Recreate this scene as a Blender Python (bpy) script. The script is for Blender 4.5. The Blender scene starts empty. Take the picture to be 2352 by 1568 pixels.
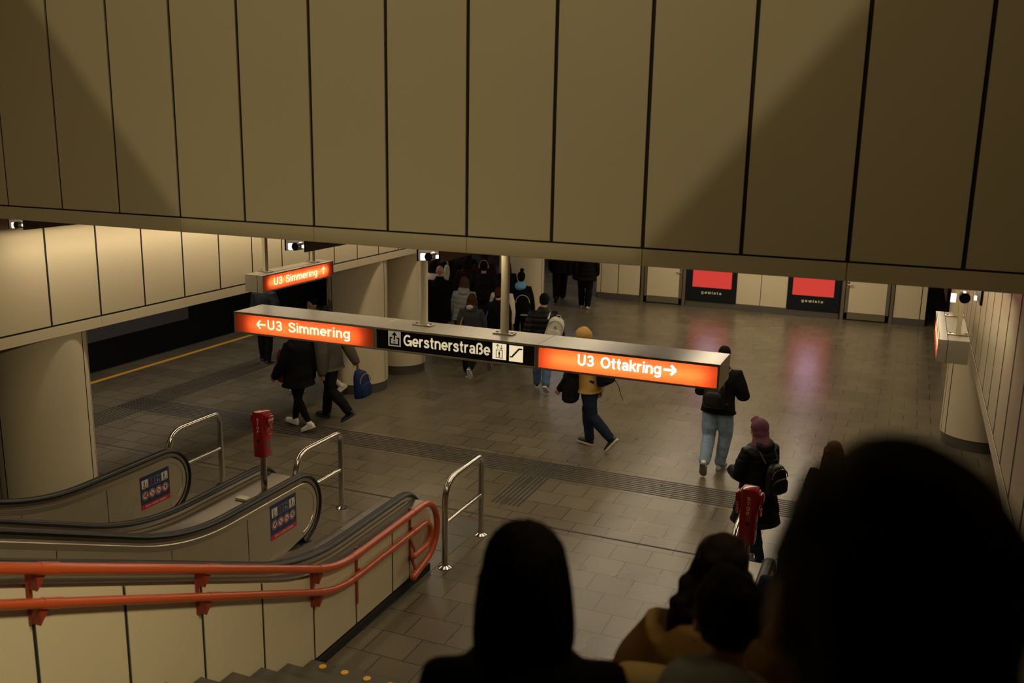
import bpy, bmesh, math, random
import numpy as np
from mathutils import Vector, Matrix
random.seed(7)
sc = bpy.context.scene
COL = sc.collection
PI = math.pi
R = math.radians

# ------------------------------------------------------------------ camera, world, exposure
CAM = Vector((0.0, 0.0, 4.6))
def make_camera():
    yaw, pitch, roll = 0.393087, 0.221481, 0.0189038
    f = Vector((-math.sin(yaw)*math.cos(pitch), math.cos(yaw)*math.cos(pitch), -math.sin(pitch)))
    r = Vector((math.cos(yaw), math.sin(yaw), 0))
    u = r.cross(f)
    r2 = math.cos(roll)*r + math.sin(roll)*u
    u2 = -math.sin(roll)*r + math.cos(roll)*u
    cam = bpy.data.cameras.new('camera'); cam.sensor_width = 36.0; cam.sensor_fit = 'HORIZONTAL'
    cam.lens = 33.493; cam.clip_start = 0.02; cam.clip_end = 200
    cam.dof.use_dof = True; cam.dof.focus_distance = 10.5; cam.dof.aperture_fstop = 2.2
    o = bpy.data.objects.new('camera', cam); COL.objects.link(o)
    o.matrix_world = Matrix(((r2.x, u2.x, -f.x, CAM.x), (r2.y, u2.y, -f.y, CAM.y), (r2.z, u2.z, -f.z, CAM.z), (0, 0, 0, 1)))
    sc.camera = o
    return r2, u2, f
CR, CU, CF = make_camera()
FPX = 2188.2
def ray(px, py):
    return CF + CR*((px-1176)/FPX) - CU*((py-784)/FPX)
def at_dist(px, py, d):
    return CAM + ray(px, py)*d
sc.view_settings.view_transform = 'Standard'
sc.view_settings.look = 'None'
sc.view_settings.gamma = 1.0
sc.view_settings.use_curve_mapping = False
sc.view_settings.exposure = 0.4
sc.cycles.use_denoising = True
sc.cycles.max_bounces = 8
sc.cycles.sample_clamp_indirect = 6.0
w = bpy.data.worlds.new('world'); sc.world = w; w.use_nodes = True
w.node_tree.nodes['Background'].inputs[0].default_value = (0.9, 0.75, 0.5, 1)
w.node_tree.nodes['Background'].inputs[1].default_value = 0.004

WARM = (1.0, 0.82, 0.56)
def area(name, loc, rot, sx, sy, power, color=WARM, spread=180):
    l = bpy.data.lights.new(name, 'AREA'); l.shape = 'RECTANGLE'; l.size = sx; l.size_y = sy
    l.energy = power; l.color = color; l.spread = R(spread)
    o = bpy.data.objects.new(name, l); COL.objects.link(o); o.location = loc; o.rotation_euler = rot
    return o
# rear hall: the fluorescent runs of the ceiling troughs (their housings are built further down)
TROUGHS = [(-7.97, 6.75, 15.6, 46), (-4.75, 6.75, 24.0, 66), (-3.49, 6.75, 24.0, 62), (-2.0, 8.75, 24.0, 62), (0.365, 6.75, 21.0, 46)]
for tx, y0, y1, pw in TROUGHS:
    ys = y0 if tx < -7 else (7.3 if tx < -3 else (9.2 if tx < 0 else 7.2))
    area('trough_light', (tx, (ys+y1)/2, 3.564), (0, 0, 0), 0.10, y1-ys, pw)
# unseen fill added to brighten the far wall
area('far_wall_fill', (-3.5, 22.6, 3.60), (R(30), 0, 0), 8.0, 0.1, 70)
# platform side, dimmer
area('platform_light', (-11.3, 13.0, 3.0), (0, 0, 0), 0.3, 16, 120, (1.0, 0.86, 0.74))
area('soffit_fill', (-10.3, 11.0, 2.3), (R(25), 0, 0), 0.2, 1.5, 12, (1.0, 0.86, 0.72))  # extra fill under the soffit, added to brighten the woman's face
# far passage behind the crowd, cooler
area('passage_light', (-9.5, 27.0, 3.2), (0, 0, 0), 3.0, 3.0, 28, (0.95, 0.85, 0.9))
# stair hall lamps overhead; side fill added to brighten the stair wall
area('stair_hall_light', (-3.8, 1.6, 8.2), (R(58), 0, 0), 6.0, 1.5, 26, (1.0, 0.84, 0.52), 130)
area('stair_side_fill', (0.66, 3.6, 5.4), (0, R(56), R(-8)), 0.25, 3.0, 40, (1.0, 0.84, 0.52), 75)
# lamp of the upper landing: shines down the stair hall through the opening of the added mask
def spot(name, loc, target, power, color, size, radius):
    l = bpy.data.lights.new(name, 'SPOT'); l.energy = power; l.color = color; l.spot_size = R(size); l.spot_blend = 0.2
    l.shadow_soft_size = radius
    o = bpy.data.objects.new(name, l); COL.objects.link(o); o.location = loc
    o.rotation_euler = (Vector(target)-Vector(loc)).to_track_quat('-Z', 'Y').to_euler()
LAMP = Vector((-3.75, -7.0, 8.2))
spot('landing_light', LAMP, (-3.75, 6.46, 4.8), 620, (1.0, 0.87, 0.52), 60, 0.05)

# ------------------------------------------------------------------ materials
def lin(c):
    return tuple(((v/255)/12.92 if v/255 <= 0.04045 else ((v/255+0.055)/1.055)**2.4) for v in c) + (1,)
MATS = {}
def mat(name, rgb, rough=0.6, metal=0.0, spec=0.5, bump=0.0, bscale=200.0, var=0.0, vscale=4.0, stretch=(1, 1, 1), sheen=0.0, coat=0.0, sss=0.0):
    if name in MATS: return MATS[name]
    m = bpy.data.materials.new(name); m.use_nodes = True
    nt = m.node_tree; b = nt.nodes['Principled BSDF']
    b.inputs['Base Color'].default_value = lin(rgb) if max(rgb) > 1.001 else tuple(rgb)+(1,)
    b.inputs['Roughness'].default_value = rough; b.inputs['Metallic'].default_value = metal
    b.inputs['Specular IOR Level'].default_value = spec
    b.inputs['Sheen Weight'].default_value = sheen; b.inputs['Coat Weight'].default_value = coat
    if sss: b.inputs['Subsurface Weight'].default_value = sss; b.inputs['Subsurface Radius'].default_value = (0.01, 0.004, 0.002)
    if bump or var:
        tc = nt.nodes.new('ShaderNodeTexCoord'); mp = nt.nodes.new('ShaderNodeMapping'); mp.inputs['Scale'].default_value = stretch
        nt.links.new(tc.outputs['Object'], mp.inputs['Vector'])
    if bump:
        n = nt.nodes.new('ShaderNodeTexNoise'); n.inputs['Scale'].default_value = bscale; n.inputs['Detail'].default_value = 3
        bp = nt.nodes.new('ShaderNodeBump'); bp.inputs['Strength'].default_value = bump; bp.inputs['Distance'].default_value = 0.01
        nt.links.new(mp.outputs[0], n.inputs['Vector']); nt.links.new(n.outputs[0], bp.inputs['Height']); nt.links.new(bp.outputs[0], b.inputs['Normal'])
    if var:
        n2 = nt.nodes.new('ShaderNodeTexNoise'); n2.inputs['Scale'].default_value = vscale; n2.inputs['Detail'].default_value = 5
        nt.links.new(mp.outputs[0], n2.inputs['Vector'])
        mx = nt.nodes.new('ShaderNodeMix'); mx.data_type = 'RGBA'
        base = b.inputs['Base Color'].default_value[:3]
        mx.inputs[6].default_value = tuple(c*(1-var) for c in base)+(1,); mx.inputs[7].default_value = tuple(min(1, c*(1+var)) for c in base)+(1,)
        nt.links.new(n2.outputs[0], mx.inputs[0]); nt.links.new(mx.outputs[2], b.inputs['Base Color'])
    MATS[name] = m
    return m
def emit(name, rgb, strength):
    if name in MATS: return MATS[name]
    m = bpy.data.materials.new(name); m.use_nodes = True; b = m.node_tree.nodes['Principled BSDF']
    b.inputs['Base Color'].default_value = tuple(v*0.15 for v in rgb)+(1,); b.inputs['Emission Color'].default_value = tuple(rgb)+(1,)
    b.inputs['Emission Strength'].default_value = strength; b.inputs['Roughness'].default_value = 0.35
    MATS[name] = m; return m
def translucent(name, rgb):
    if name in MATS: return MATS[name]
    m = bpy.data.materials.new(name); m.use_nodes = True; nt = m.node_tree; nt.nodes.remove(nt.nodes['Principled BSDF'])
    t = nt.nodes.new('ShaderNodeBsdfTranslucent'); t.inputs[0].default_value = tuple(rgb)+(1,)
    d = nt.nodes.new('ShaderNodeBsdfDiffuse'); d.inputs[0].default_value = tuple(c*0.5 for c in rgb)+(1,)
    mx = nt.nodes.new('ShaderNodeMixShader'); mx.inputs[0].default_value = 0.2
    nt.links.new(t.outputs[0], mx.inputs[1]); nt.links.new(d.outputs[0], mx.inputs[2])
    nt.links.new(mx.outputs[0], nt.nodes['Material Output'].inputs[0])
    MATS[name] = m; return m

PANEL = mat('enamel_panel', (0.58, 0.50, 0.34), rough=0.30, spec=0.35, bump=0.03, bscale=6, var=0.03, vscale=1.2)
PANELF = mat('enamel_panel_matt', (0.56, 0.48, 0.325), rough=0.50, spec=0.25, var=0.03, vscale=1.5)
SEAM = mat('dark_seam', (0.010, 0.008, 0.008), rough=0.8)
CEIL = mat('dark_ceiling', (0.05, 0.042, 0.034), rough=0.9)
BROWN = mat('trough_brown', (0.10, 0.075, 0.055), rough=0.6)
BLACK = mat('black_void', (0.006, 0.006, 0.007), rough=0.9)
STEEL = mat('chrome_steel', (0.55, 0.52, 0.47), rough=0.18, metal=1.0)
BRUSH = mat('brushed_steel', (0.34, 0.31, 0.265), rough=0.33, metal=1.0, bump=0.02, bscale=60, stretch=(1, 0.03, 1))
BALU = mat('balustrade_steel', (0.40, 0.345, 0.24), rough=0.42, metal=0.55, spec=0.4, var=0.08, vscale=5)
RUBBER = mat('handrail_rubber', (0.007, 0.006, 0.006), rough=0.42, spec=0.35)
ORANGE = mat('orange_paint', (0.47, 0.078, 0.018), rough=0.28, spec=0.5, coat=0.2, bump=0.03, bscale=30)
ORANGE_SHADE = mat('orange_bracket_shade', (0.27, 0.032, 0.011), rough=0.4)  # the rails' orange with shade put into the bracket colour
RED = mat('red_paint', (0.27, 0.008, 0.014), rough=0.25, spec=0.5, coat=0.4)
GRANITE_DARK = mat('granite_plinth', (0.075, 0.066, 0.055), rough=0.45, var=0.4, vscale=120)
FRAME = mat('door_frame', (0.15, 0.125, 0.085), rough=0.4, metal=0.3)
SIGNBOX = mat('sign_housing', (0.28, 0.245, 0.18), rough=0.26, metal=0.15, spec=0.5, var=0.06, vscale=6)
CREAM = mat('cream_print', (0.75, 0.66, 0.46), rough=0.5)
YELLOW = mat('yellow_marking', (0.78, 0.42, 0.03), rough=0.5)

def floor_mat():
    m = bpy.data.materials.new('granite_pavers'); m.use_nodes = True; nt = m.node_tree; b = nt.nodes['Principled BSDF']
    N = nt.nodes.new; L = nt.links.new
    tc = N('ShaderNodeTexCoord')
    br = N('ShaderNodeTexBrick'); br.inputs['Scale'].default_value = 1.0; br.inputs['Mortar Size'].default_value = 0.0052; br.inputs['Mortar Smooth'].default_value = 0.1
    br.inputs['Brick Width'].default_value = 0.415; br.inputs['Row Height'].default_value = 0.39; br.offset = 0.5; br.offset_frequency = 2
    br.inputs['Color1'].default_value = (0.106, 0.091, 0.064, 1); br.inputs['Color2'].default_value = (0.136, 0.117, 0.083, 1); br.inputs['Mortar'].default_value = (0.022, 0.019, 0.015, 1)
    br.inputs['Bias'].default_value = 0.0
    L(tc.outputs['Object'], br.inputs['Vector'])
    sp = N('ShaderNodeTexNoise'); sp.inputs['Scale'].default_value = 170; sp.inputs['Detail'].default_value = 3; L(tc.outputs['Object'], sp.inputs['Vector'])
    rp = N('ShaderNodeValToRGB'); rp.color_ramp.elements[0].position = 0.36; rp.color_ramp.elements[0].color = (0.62, 0.62, 0.62, 1); rp.color_ramp.elements[1].position = 0.68; rp.color_ramp.elements[1].color = (1.75, 1.68, 1.5, 1)
    L(sp.outputs[0], rp.inputs[0])
    mx = N('ShaderNodeMix'); mx.data_type = 'RGBA'; mx.blend_type = 'MULTIPLY'; mx.inputs[0].default_value = 1.0
    L(br.outputs['Color'], mx.inputs[6]); L(rp.outputs[0], mx.inputs[7])
    st = N('ShaderNodeTexNoise'); st.inputs['Scale'].default_value = 0.8; st.inputs['Detail'].default_value = 2; L(tc.outputs['Object'], st.inputs['Vector'])
    rs = N('ShaderNodeValToRGB'); rs.color_ramp.elements[0].position = 0.2; rs.color_ramp.elements[0].color = (0.78, 0.77, 0.75, 1); rs.color_ramp.elements[1].position = 0.8; rs.color_ramp.elements[1].color = (1.12, 1.12, 1.1, 1)
    L(st.outputs[0], rs.inputs[0])
    m2 = N('ShaderNodeMix'); m2.data_type = 'RGBA'; m2.blend_type = 'MULTIPLY'; m2.inputs[0].default_value = 1.0
    L(mx.outputs[2], m2.inputs[6]); L(rs.outputs[0], m2.inputs[7]); L(m2.outputs[2], b.inputs['Base Color'])
    rr = N('ShaderNodeMapRange'); rr.inputs[3].default_value = 0.23; rr.inputs[4].default_value = 0.33; L(st.outputs[0], rr.inputs[0]); L(rr.outputs[0], b.inputs['Roughness'])
    b.inputs['Specular IOR Level'].default_value = 0.5
    bp = N('ShaderNodeBump'); bp.inputs['Strength'].default_value = 0.05; bp.inputs['Distance'].default_value = 0.002; L(sp.outputs[0], bp.inputs['Height']); L(bp.outputs[0], b.inputs['Normal'])
    return m
FLOOR = floor_mat()

# ------------------------------------------------------------------ mesh helpers
LOCAL = set()      # things whose parts are given in their own coordinates
class B:
    def __init__(s): s.v = []; s.f = []
    def add(s, vs, fs):
        k = len(s.v); s.v += [tuple(v) for v in vs]; s.f += [tuple(i+k for i in f) for f in fs]; return s
    def box(s, x0, x1, y0, y1, z0, z1):
        return s.add([(x0,y0,z0),(x1,y0,z0),(x1,y1,z0),(x0,y1,z0),(x0,y0,z1),(x1,y0,z1),(x1,y1,z1),(x0,y1,z1)],
                     [(3,2,1,0),(4,5,6,7),(0,1,5,4),(1,2,6,5),(2,3,7,6),(3,0,4,7)])
    def bbox(s, x0, x1, y0, y1, z0, z1, c=0.004):
        # box with chamfered edges, as a bevelled mesh
        bm = bmesh.new(); bmesh.ops.create_cube(bm, size=1)
        for v in bm.verts: v.co = Vector(((x0+x1)/2+v.co.x*(x1-x0), (y0+y1)/2+v.co.y*(y1-y0), (z0+z1)/2+v.co.z*(z1-z0)))
        bmesh.ops.bevel(bm, geom=bm.edges[:], offset=min(c, 0.45*min(x1-x0, y1-y0, z1-z0)), segments=2, affect='EDGES', profile=0.5)
        bm.verts.index_update(); s.add([v.co for v in bm.verts], [[v.index for v in f.verts] for f in bm.faces]); bm.free(); return s
    def prism(s, poly, axis, a, b):
        # polygon extruded along an axis: poly in the two other axes (x: (y,z); y: (x,z); z: (x,y))
        def mk(p, t): return (t, p[0], p[1]) if axis == 'x' else ((p[0], t, p[1]) if axis == 'y' else (p[0], p[1], t))
        n = len(poly); vs = [mk(p, a) for p in poly]+[mk(p, b) for p in poly]
        return s.add(vs, [tuple(range(n))[::-1], tuple(range(n, 2*n))]+[(i, (i+1) % n, n+(i+1) % n, n+i) for i in range(n)])
    def strip(s, secs, closed=False):
        # sweep: list of cross sections (equal length lists of points), sections closed
        n = len(secs[0]); k = len(s.v)
        for q in secs: s.v += [tuple(p) for p in q]
        m = len(secs)
        for i in range(m if closed else m-1):
            for j in range(n):
                a = k+i*n+j; b_ = k+i*n+(j+1) % n; c = k+((i+1) % m)*n+(j+1) % n; d = k+((i+1) % m)*n+j
                s.f.append((a, b_, c, d))
        if not closed:
            s.f.append(tuple(k+j for j in range(n))[::-1]); s.f.append(tuple(k+(m-1)*n+j for j in range(n)))
        return s
    def tube(s, pts, r, n=14, closed=False):
        pts = [Vector(p) for p in pts]; rs = r if isinstance(r, (list, tuple)) else [r]*len(pts)
        secs = []; prev = None
        for i, p in enumerate(pts):
            if closed: t = pts[(i+1) % len(pts)]-pts[i-1]
            else: t = pts[min(i+1, len(pts)-1)]-pts[max(i-1, 0)]
            t.normalize()
            if prev is None:
                a = Vector((0, 0, 1)) if abs(t.z) < 0.9 else Vector((1, 0, 0)); u = t.cross(a).normalized()
            else: u = (prev-t*prev.dot(t)).normalized()
            prev = u; v = t.cross(u)
            secs.append([p+(u*math.cos(2*PI*j/n)+v*math.sin(2*PI*j/n))*rs[i] for j in range(n)])
        return s.strip(secs, closed)
    def cyl(s, p0, p1, r, n=20, r1=None):
        return s.tube([p0, p1], [r, r1 if r1 is not None else r], n)
    def lathe(s, prof, c, n=40, a0=0, a1=2*PI):
        k = len(s.v); full = abs(a1-a0-2*PI) < 1e-6; m = n if full else n+1
        for i in range(m):
            a = a0+(a1-a0)*i/n
            for r, z in prof: s.v.append((c[0]+r*math.cos(a), c[1]+r*math.sin(a), c[2]+z))
        q = len(prof)
        for i in range(n):
            for j in range(q-1):
                i2 = (i+1) % m
                s.f.append((k+i*q+j, k+i2*q+j, k+i2*q+j+1, k+i*q+j+1))
        return s
    def ell(s, c, rad, M=None, nu=18, nv=12):
        k = len(s.v); M = M or Matrix.Identity(3); c = Vector(c)
        for j in range(1, nv):
            th = PI*j/nv
            for i in range(nu):
                ph = 2*PI*i/nu
                s.v.append(tuple(c+M @ Vector((rad[0]*math.sin(th)*math.cos(ph), rad[1]*math.sin(th)*math.sin(ph), rad[2]*math.cos(th)))))
        top = len(s.v); s.v.append(tuple(c+M @ Vector((0, 0, rad[2])))); s.v.append(tuple(c-M @ Vector((0, 0, rad[2]))))
        for j in range(nv-2):
            for i in range(nu):
                s.f.append((k+j*nu+i, k+(j+1)*nu+i, k+(j+1)*nu+(i+1) % nu, k+j*nu+(i+1) % nu))
        for i in range(nu):
            s.f.append((top, k+i, k+(i+1) % nu)); s.f.append((top+1, k+(nv-2)*nu+(i+1) % nu, k+(nv-2)*nu+i))
        return s
    def mesh(s, name, m, smooth=False):
        me = bpy.data.meshes.new(name); me.from_pydata(s.v, [], s.f); me.validate()
        if m: me.materials.append(m)
        bm = bmesh.new(); bm.from_mesh(me); bmesh.ops.recalc_face_normals(bm, faces=bm.faces[:]); bm.to_mesh(me); bm.free()
        if smooth:
            me.polygons.foreach_set('use_smooth', [True]*len(me.polygons))
            if smooth != 'full': me.set_sharp_from_angle(angle=R(40))
        return me
    def build(s, name, m, parent=None, smooth=False, label=None):
        o = bpy.data.objects.new(name, s.mesh(name, m, smooth)); COL.objects.link(o)
        if parent: o.parent = parent; o.matrix_parent_inverse = Matrix.Translation(-parent.location) if parent.type == 'EMPTY' and parent.parent is None and parent.name not in LOCAL else Matrix.Identity(4)
        if label: o['label'] = label
        return o
def tag(o, label, cat, group=None, kind=None):
    if label: o['label'] = label
    if cat: o['category'] = cat
    if group: o['group'] = group
    if kind: o['kind'] = kind
    return o
def struct(o): o['kind'] = 'structure'; return o
def thing(name, label, cat, loc=(0, 0, 0), group=None, kind=None):
    o = bpy.data.objects.new(name, None); COL.objects.link(o); o.location = loc; o.empty_display_size = 0.1
    return tag(o, label, cat, group, kind)
def copy_tree(o, parent=None):
    c = o.copy(); COL.objects.link(c)
    if parent is not None: c.parent = parent; c.matrix_parent_inverse = o.matrix_parent_inverse.copy()
    for ch in list(o.children): copy_tree(ch, c)
    return c
def arc(cx, cy, r, a0, a1, n=10):
    return [(cx+r*math.cos(R(a0+(a1-a0)*i/n)), cy+r*math.sin(R(a0+(a1-a0)*i/n))) for i in range(n+1)]
def fillet(pts, r, n=6):
    pts = [Vector(p) for p in pts]; out = [pts[0]]
    for i in range(1, len(pts)-1):
        a, p, b = pts[i-1], pts[i], pts[i+1]
        rr = r[i] if isinstance(r, (list, tuple)) else r
        d1 = (a-p).normalized(); d2 = (b-p).normalized(); q = min(rr, (a-p).length*0.49, (b-p).length*0.49)
        for k in range(n+1):
            t = k/n; out.append((p+d1*q)*(1-t)**2+p*2*t*(1-t)+(p+d2*q)*t*t)
    out.append(pts[-1]); return out
def ea(cx, cy, rx, ry, a0, a1, n=None):
    n = n or max(4, int(abs(a1-a0)/12))
    return [(cx+rx*math.cos(R(a0+(a1-a0)*i/n)), cy+ry*math.sin(R(a0+(a1-a0)*i/n))) for i in range(n+1)]
def spl(pts, n=5):
    out = []
    for i in range(len(pts)-1):
        p0 = pts[max(0, i-1)]; p1 = pts[i]; p2 = pts[i+1]; p3 = pts[min(len(pts)-1, i+2)]
        for k in range(n):
            t = k/n
            out.append(tuple(0.5*(2*p1[c]+(p2[c]-p0[c])*t+(2*p0[c]-5*p1[c]+4*p2[c]-p3[c])*t*t+(3*p1[c]-p0[c]-3*p2[c]+p3[c])*t**3) for c in (0, 1)))
    return out+[pts[-1]]
SB = [(.61, .72), (.54, .86), (.34, .925), (.14, .86), (.10, .72), (.18, .60), (.35, .53), (.54, .45), (.62, .29), (.54, .13), (.34, .075), (.13, .14), (.07, .29)]
SS = [(.46, .50), (.40, .62), (.26, .665), (.12, .61), (.10, .52), (.17, .43), (.27, .385), (.41, .33), (.47, .22), (.41, .11), (.26, .072), (.11, .12), (.07, .22)]
# letters as centre lines of an even stroke (cap height 1): width, strokes
GLYPH = {
 'U': (.74, [[(.09, 1), (.09, .34)]+ea(.36, .34, .27, .265, 180, 360)+[(.63, 1)]]),
 '3': (.66, [ea(.32, .715, .215, .21, 165, -90)+[(.24, .505)], [(.24, .505)]+ea(.32, .29, .245, .215, 90, -165)]),
 'S': (.70, [spl(SB)]), 's': (.54, [spl(SS)]),
 'i': (.20, [[(.10, 0), (.10, .74)], [(.10, .86), (.10, 1.0)]]), 'l': (.20, [[(.10, 0), (.10, 1)]]),
 'm': (.92, [[(.09, 0), (.09, .74)], [(.09, .40)]+ea(.275, .46, .185, .205, 180, 0)+[(.46, 0)], [(.46, .40)]+ea(.645, .46, .185, .205, 180, 0)+[(.83, 0)]]),
 'n': (.62, [[(.09, 0), (.09, .74)], [(.09, .40)]+ea(.31, .45, .22, .215, 180, 0)+[(.53, 0)]]),
 'h': (.62, [[(.09, 0), (.09, 1)], [(.09, .40)]+ea(.31, .45, .22, .215, 180, 0)+[(.53, 0)]]),
 'e': (.62, [[(.09, .365), (.55, .365)]+ea(.31, .37, .24, .295, 0, 318)]),
 'c': (.57, [ea(.31, .37, .24, .295, 42, 318)]),
 'r': (.42, [[(.09, 0), (.09, .74)], [(.09, .36)]+ea(.33, .40, .24, .265, 180, 75)]),
 'g': (.64, [ea(.31, .38, .235, .285, 0, 360), [(.55, .74), (.55, -.02)]+ea(.315, -.03, .235, .17, 0, -150)]),
 'd': (.64, [ea(.31, .37, .235, .295, 0, 360), [(.55, 1), (.55, 0)]]),
 'O': (.86, [ea(.43, .5, .345, .425, 0, 360)]),
 't': (.40, [[(.19, .95), (.19, .20)]+ea(.31, .19, .12, .115, 180, 290), [(.02, .665), (.37, .665)]]),
 'a': (.60, [ea(.29, .50, .205, .165, 165, 0)+[(.495, .12), (.53, 0)], [(.495, .40), (.30, .37)]+ea(.27, .225, .19, .15, 95, 360)+[(.495, .30)]]),
 'k': (.58, [[(.09, 0), (.09, 1)], [(.52, .74), (.12, .32)], [(.24, .45), (.53, 0)]]),
 'G': (.84, [ea(.43, .5, .345, .425, 48, 345), [(.43, .46), (.775, .46), (.775, 0)]]),
 '\u00df': (.66, [[(.09, 0), (.09, .70)]+ea(.31, .72, .22, .205, 180, -75)+[(.30, .51)], [(.30, .515)]+ea(.34, .295, .24, .22, 90, -110)]),
 'B': (.72, [[(.09, 0), (.09, 1)], [(.09, .925), (.36, .925)]+ea(.36, .725, .21, .2, 90, -90)+[(.09, .525)], [(.36, .525)]+ea(.38, .30, .25, .225, 90, -90)+[(.09, .075)]]),
 'T': (.66, [[(.33, 0), (.33, .94)], [(.02, .925), (.64, .925)]]),
 'P': (.68, [[(.09, 0), (.09, 1)], [(.09, .925), (.37, .925)]+ea(.37, .69, .23, .235, 90, -90)+[(.09, .455)]]),
 'w': (.82, [[(.05, .74), (.21, .04), (.41, .70), (.61, .04), (.77, .74)]]),
 ' ': (.46, []),
}
def ribbon(pts, w):
    """quads of an even stroke with mitred bends"""
    closed = len(pts) > 3 and math.hypot(pts[0][0]-pts[-1][0], pts[0][1]-pts[-1][1]) < 1e-4
    if closed: pts = pts[:-1]
    n = len(pts); L = []; Rr = []
    for i in range(n):
        a = pts[i-1] if (i > 0 or closed) else None; p = pts[i]; b = pts[(i+1) % n] if (i < n-1 or closed) else None
        def nv(q, r_):
            d = (r_[0]-q[0], r_[1]-q[1]); l = math.hypot(*d) or 1e-9; return (-d[1]/l, d[0]/l)
        if a is None: m = nv(p, b)
        elif b is None: m = nv(a, p)
        else:
            n1, n2 = nv(a, p), nv(p, b); m = (n1[0]+n2[0], n1[1]+n2[1]); l = math.hypot(*m) or 1e-9; m = (m[0]/l, m[1]/l)
            c = max(0.35, m[0]*n1[0]+m[1]*n1[1]); m = (m[0]/c, m[1]/c)
        L.append((p[0]+m[0]*w/2, p[1]+m[1]*w/2)); Rr.append((p[0]-m[0]*w/2, p[1]-m[1]*w/2))
    return [[Rr[i], Rr[(i+1) % n], L[(i+1) % n], L[i]] for i in range(n if closed else n-1)]
def text(s, m, parent, origin, ux, uz, width=None, height=None, depth=0.002, bold=0.172, name='lettering', anchor='l', label=None, track=0.045):
    """flat lettering: ux = reading direction, uz = up, scaled to a width and a cap height"""
    tw = sum(GLYPH[c][0] for c in s)+track*(len(s)-1); sy = height; sx = width/tw if width else height
    x = -tw/2 if anchor == 'c' else 0.0
    F = Flat(origin, ux, uz, depth)
    for c in s:
        for st_ in GLYPH[c][1]:
            for q in ribbon(st_, bold): F.poly([((x+a)*sx, b*sy) for a, b in q])
        x += GLYPH[c][0]+track
    return F.build(name, m, parent, label)
class Flat:
    """flat print on a plane: polygons in (u, v) put at an origin"""
    def __init__(s, o, u, v, d): s.o = Vector(o); s.u = Vector(u).normalized(); s.w = Vector(v).normalized(); s.n = s.u.cross(s.w); s.d = d; s.b = B()
    def P(s, a, b, k=0): return s.o+s.u*a+s.w*b+s.n*(s.d+k)
    def poly(s, pts): 
        k = len(s.b.v); s.b.v += [tuple(s.P(*p)) for p in pts]; s.b.f.append(tuple(range(k, k+len(pts)))); return s
    def rect(s, a0, a1, b0, b1): return s.poly([(a0, b0), (a1, b0), (a1, b1), (a0, b1)])
    def disc(s, a, b, r, n=24): return s.poly([(a+r*math.cos(2*PI*i/n), b+r*math.sin(2*PI*i/n)) for i in range(n)])
    def ring(s, a, b, r0, r1, n=28):
        for i in range(n):
            t0, t1 = 2*PI*i/n, 2*PI*(i+1)/n
            s.poly([(a+r0*math.cos(t0), b+r0*math.sin(t0)), (a+r1*math.cos(t0), b+r1*math.sin(t0)), (a+r1*math.cos(t1), b+r1*math.sin(t1)), (a+r0*math.cos(t1), b+r0*math.sin(t1))])
        return s
    def line(s, a0, b0, a1, b1, w):
        d = Vector((a1-a0, b1-b0)).normalized()*w/2; q = Vector((-d.y, d.x))
        return s.poly([(a0-q.x, b0-q.y), (a1-q.x, b1-q.y), (a1+q.x, b1+q.y), (a0+q.x, b0+q.y)])
    def build(s, name, m, parent, label=None):
        me = bpy.data.meshes.new(name); me.from_pydata(s.b.v, [], s.b.f); me.materials.append(m)
        o = bpy.data.objects.new(name, me); COL.objects.link(o)
        if parent: o.parent = parent; o.matrix_parent_inverse = Matrix.Translation(-parent.location) if parent.parent is None else Matrix.Identity(4)
        if label: o['label'] = label
        return o

# ------------------------------------------------------------------ setting
XL, XR = -8.30, 0.715          # the two side walls of the hall
WY = 6.46                      # front (downstand) wall
WZ = 3.67
MOD = 0.676
bf = B(); bf.box(-13.72, 14.0, -4.0, 48.0, -0.3, 0.0)
floor = struct(bf.build('floor', FLOOR))
struct(B().box(-24, 14, 6.75, 48, 3.78, 3.98).build('ceiling', CEIL))

# front wall: fascia strip below, tall enamel panels above with dark gaps between
WF = mat('front_wall_panel', (0.50, 0.425, 0.27), rough=0.55, spec=0.2, bump=0.02, bscale=5, var=0.03, vscale=1.2)
p = B(); x = -3.056-MOD*9
while x < 0.9:
    p.bbox(x+0.013, x+MOD-0.013, WY-0.02, WY, 3.80, 8.6, 0.004); x += MOD
k = -10
while k < 6:
    p.bbox(-3.056+MOD*k+0.002, -3.056+MOD*(k+2)-0.002, WY-0.022, WY+0.02, WZ, 3.787, 0.003); k += 2
wf = struct(p.build('wall_front', WF))
struct(B().box(-9.2, 1.1, WY, WY+0.28, WZ+0.005, 8.7).build('wall_front_core', SEAM, wf))
# side walls above the columns: panels, gap and fascia
def side_wall(name, X, sgn, y0, ya, yb, panel):
    z0, z1 = 2.315, 3.80
    p = B(); y = y0
    while y < yb:
        if y+MOD > ya:
            gp = 0.013 if sgn > 0 else 0.032; p.box(min(X, X-sgn*0.002), max(X, X-sgn*0.002), max(y+gp, ya), min(y+MOD-gp, yb), 2.452, z1)
        y += MOD
    y = y0-MOD
    while y < yb:
        if y+2*MOD > ya:
            p.bbox(min(X+sgn*0.001, X-sgn*0.0025), max(X+sgn*0.001, X-sgn*0.0025), max(y+0.0015, ya), min(y+2*MOD-0.0015, yb), z0, 2.432, 0.003)
        y += 2*MOD
    o = struct(p.build(name, panel))
    xs = sorted((X-sgn*0.0032, X-sgn*0.30))
    struct(B().box(xs[0], xs[1], ya, yb, z0+0.02, z1).build(name+'_core', SEAM, o))
    xs = sorted((X-sgn*0.01, X-sgn*2.6))
    struct(B().box(xs[0], xs[1], ya, yb, 2.33, 2.40).build(name+'_soffit', PANELF, o))
    return o
side_wall('wall_left', XL, 1, 7.26-MOD*8, 2.0, 15.9, PANEL)
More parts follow.
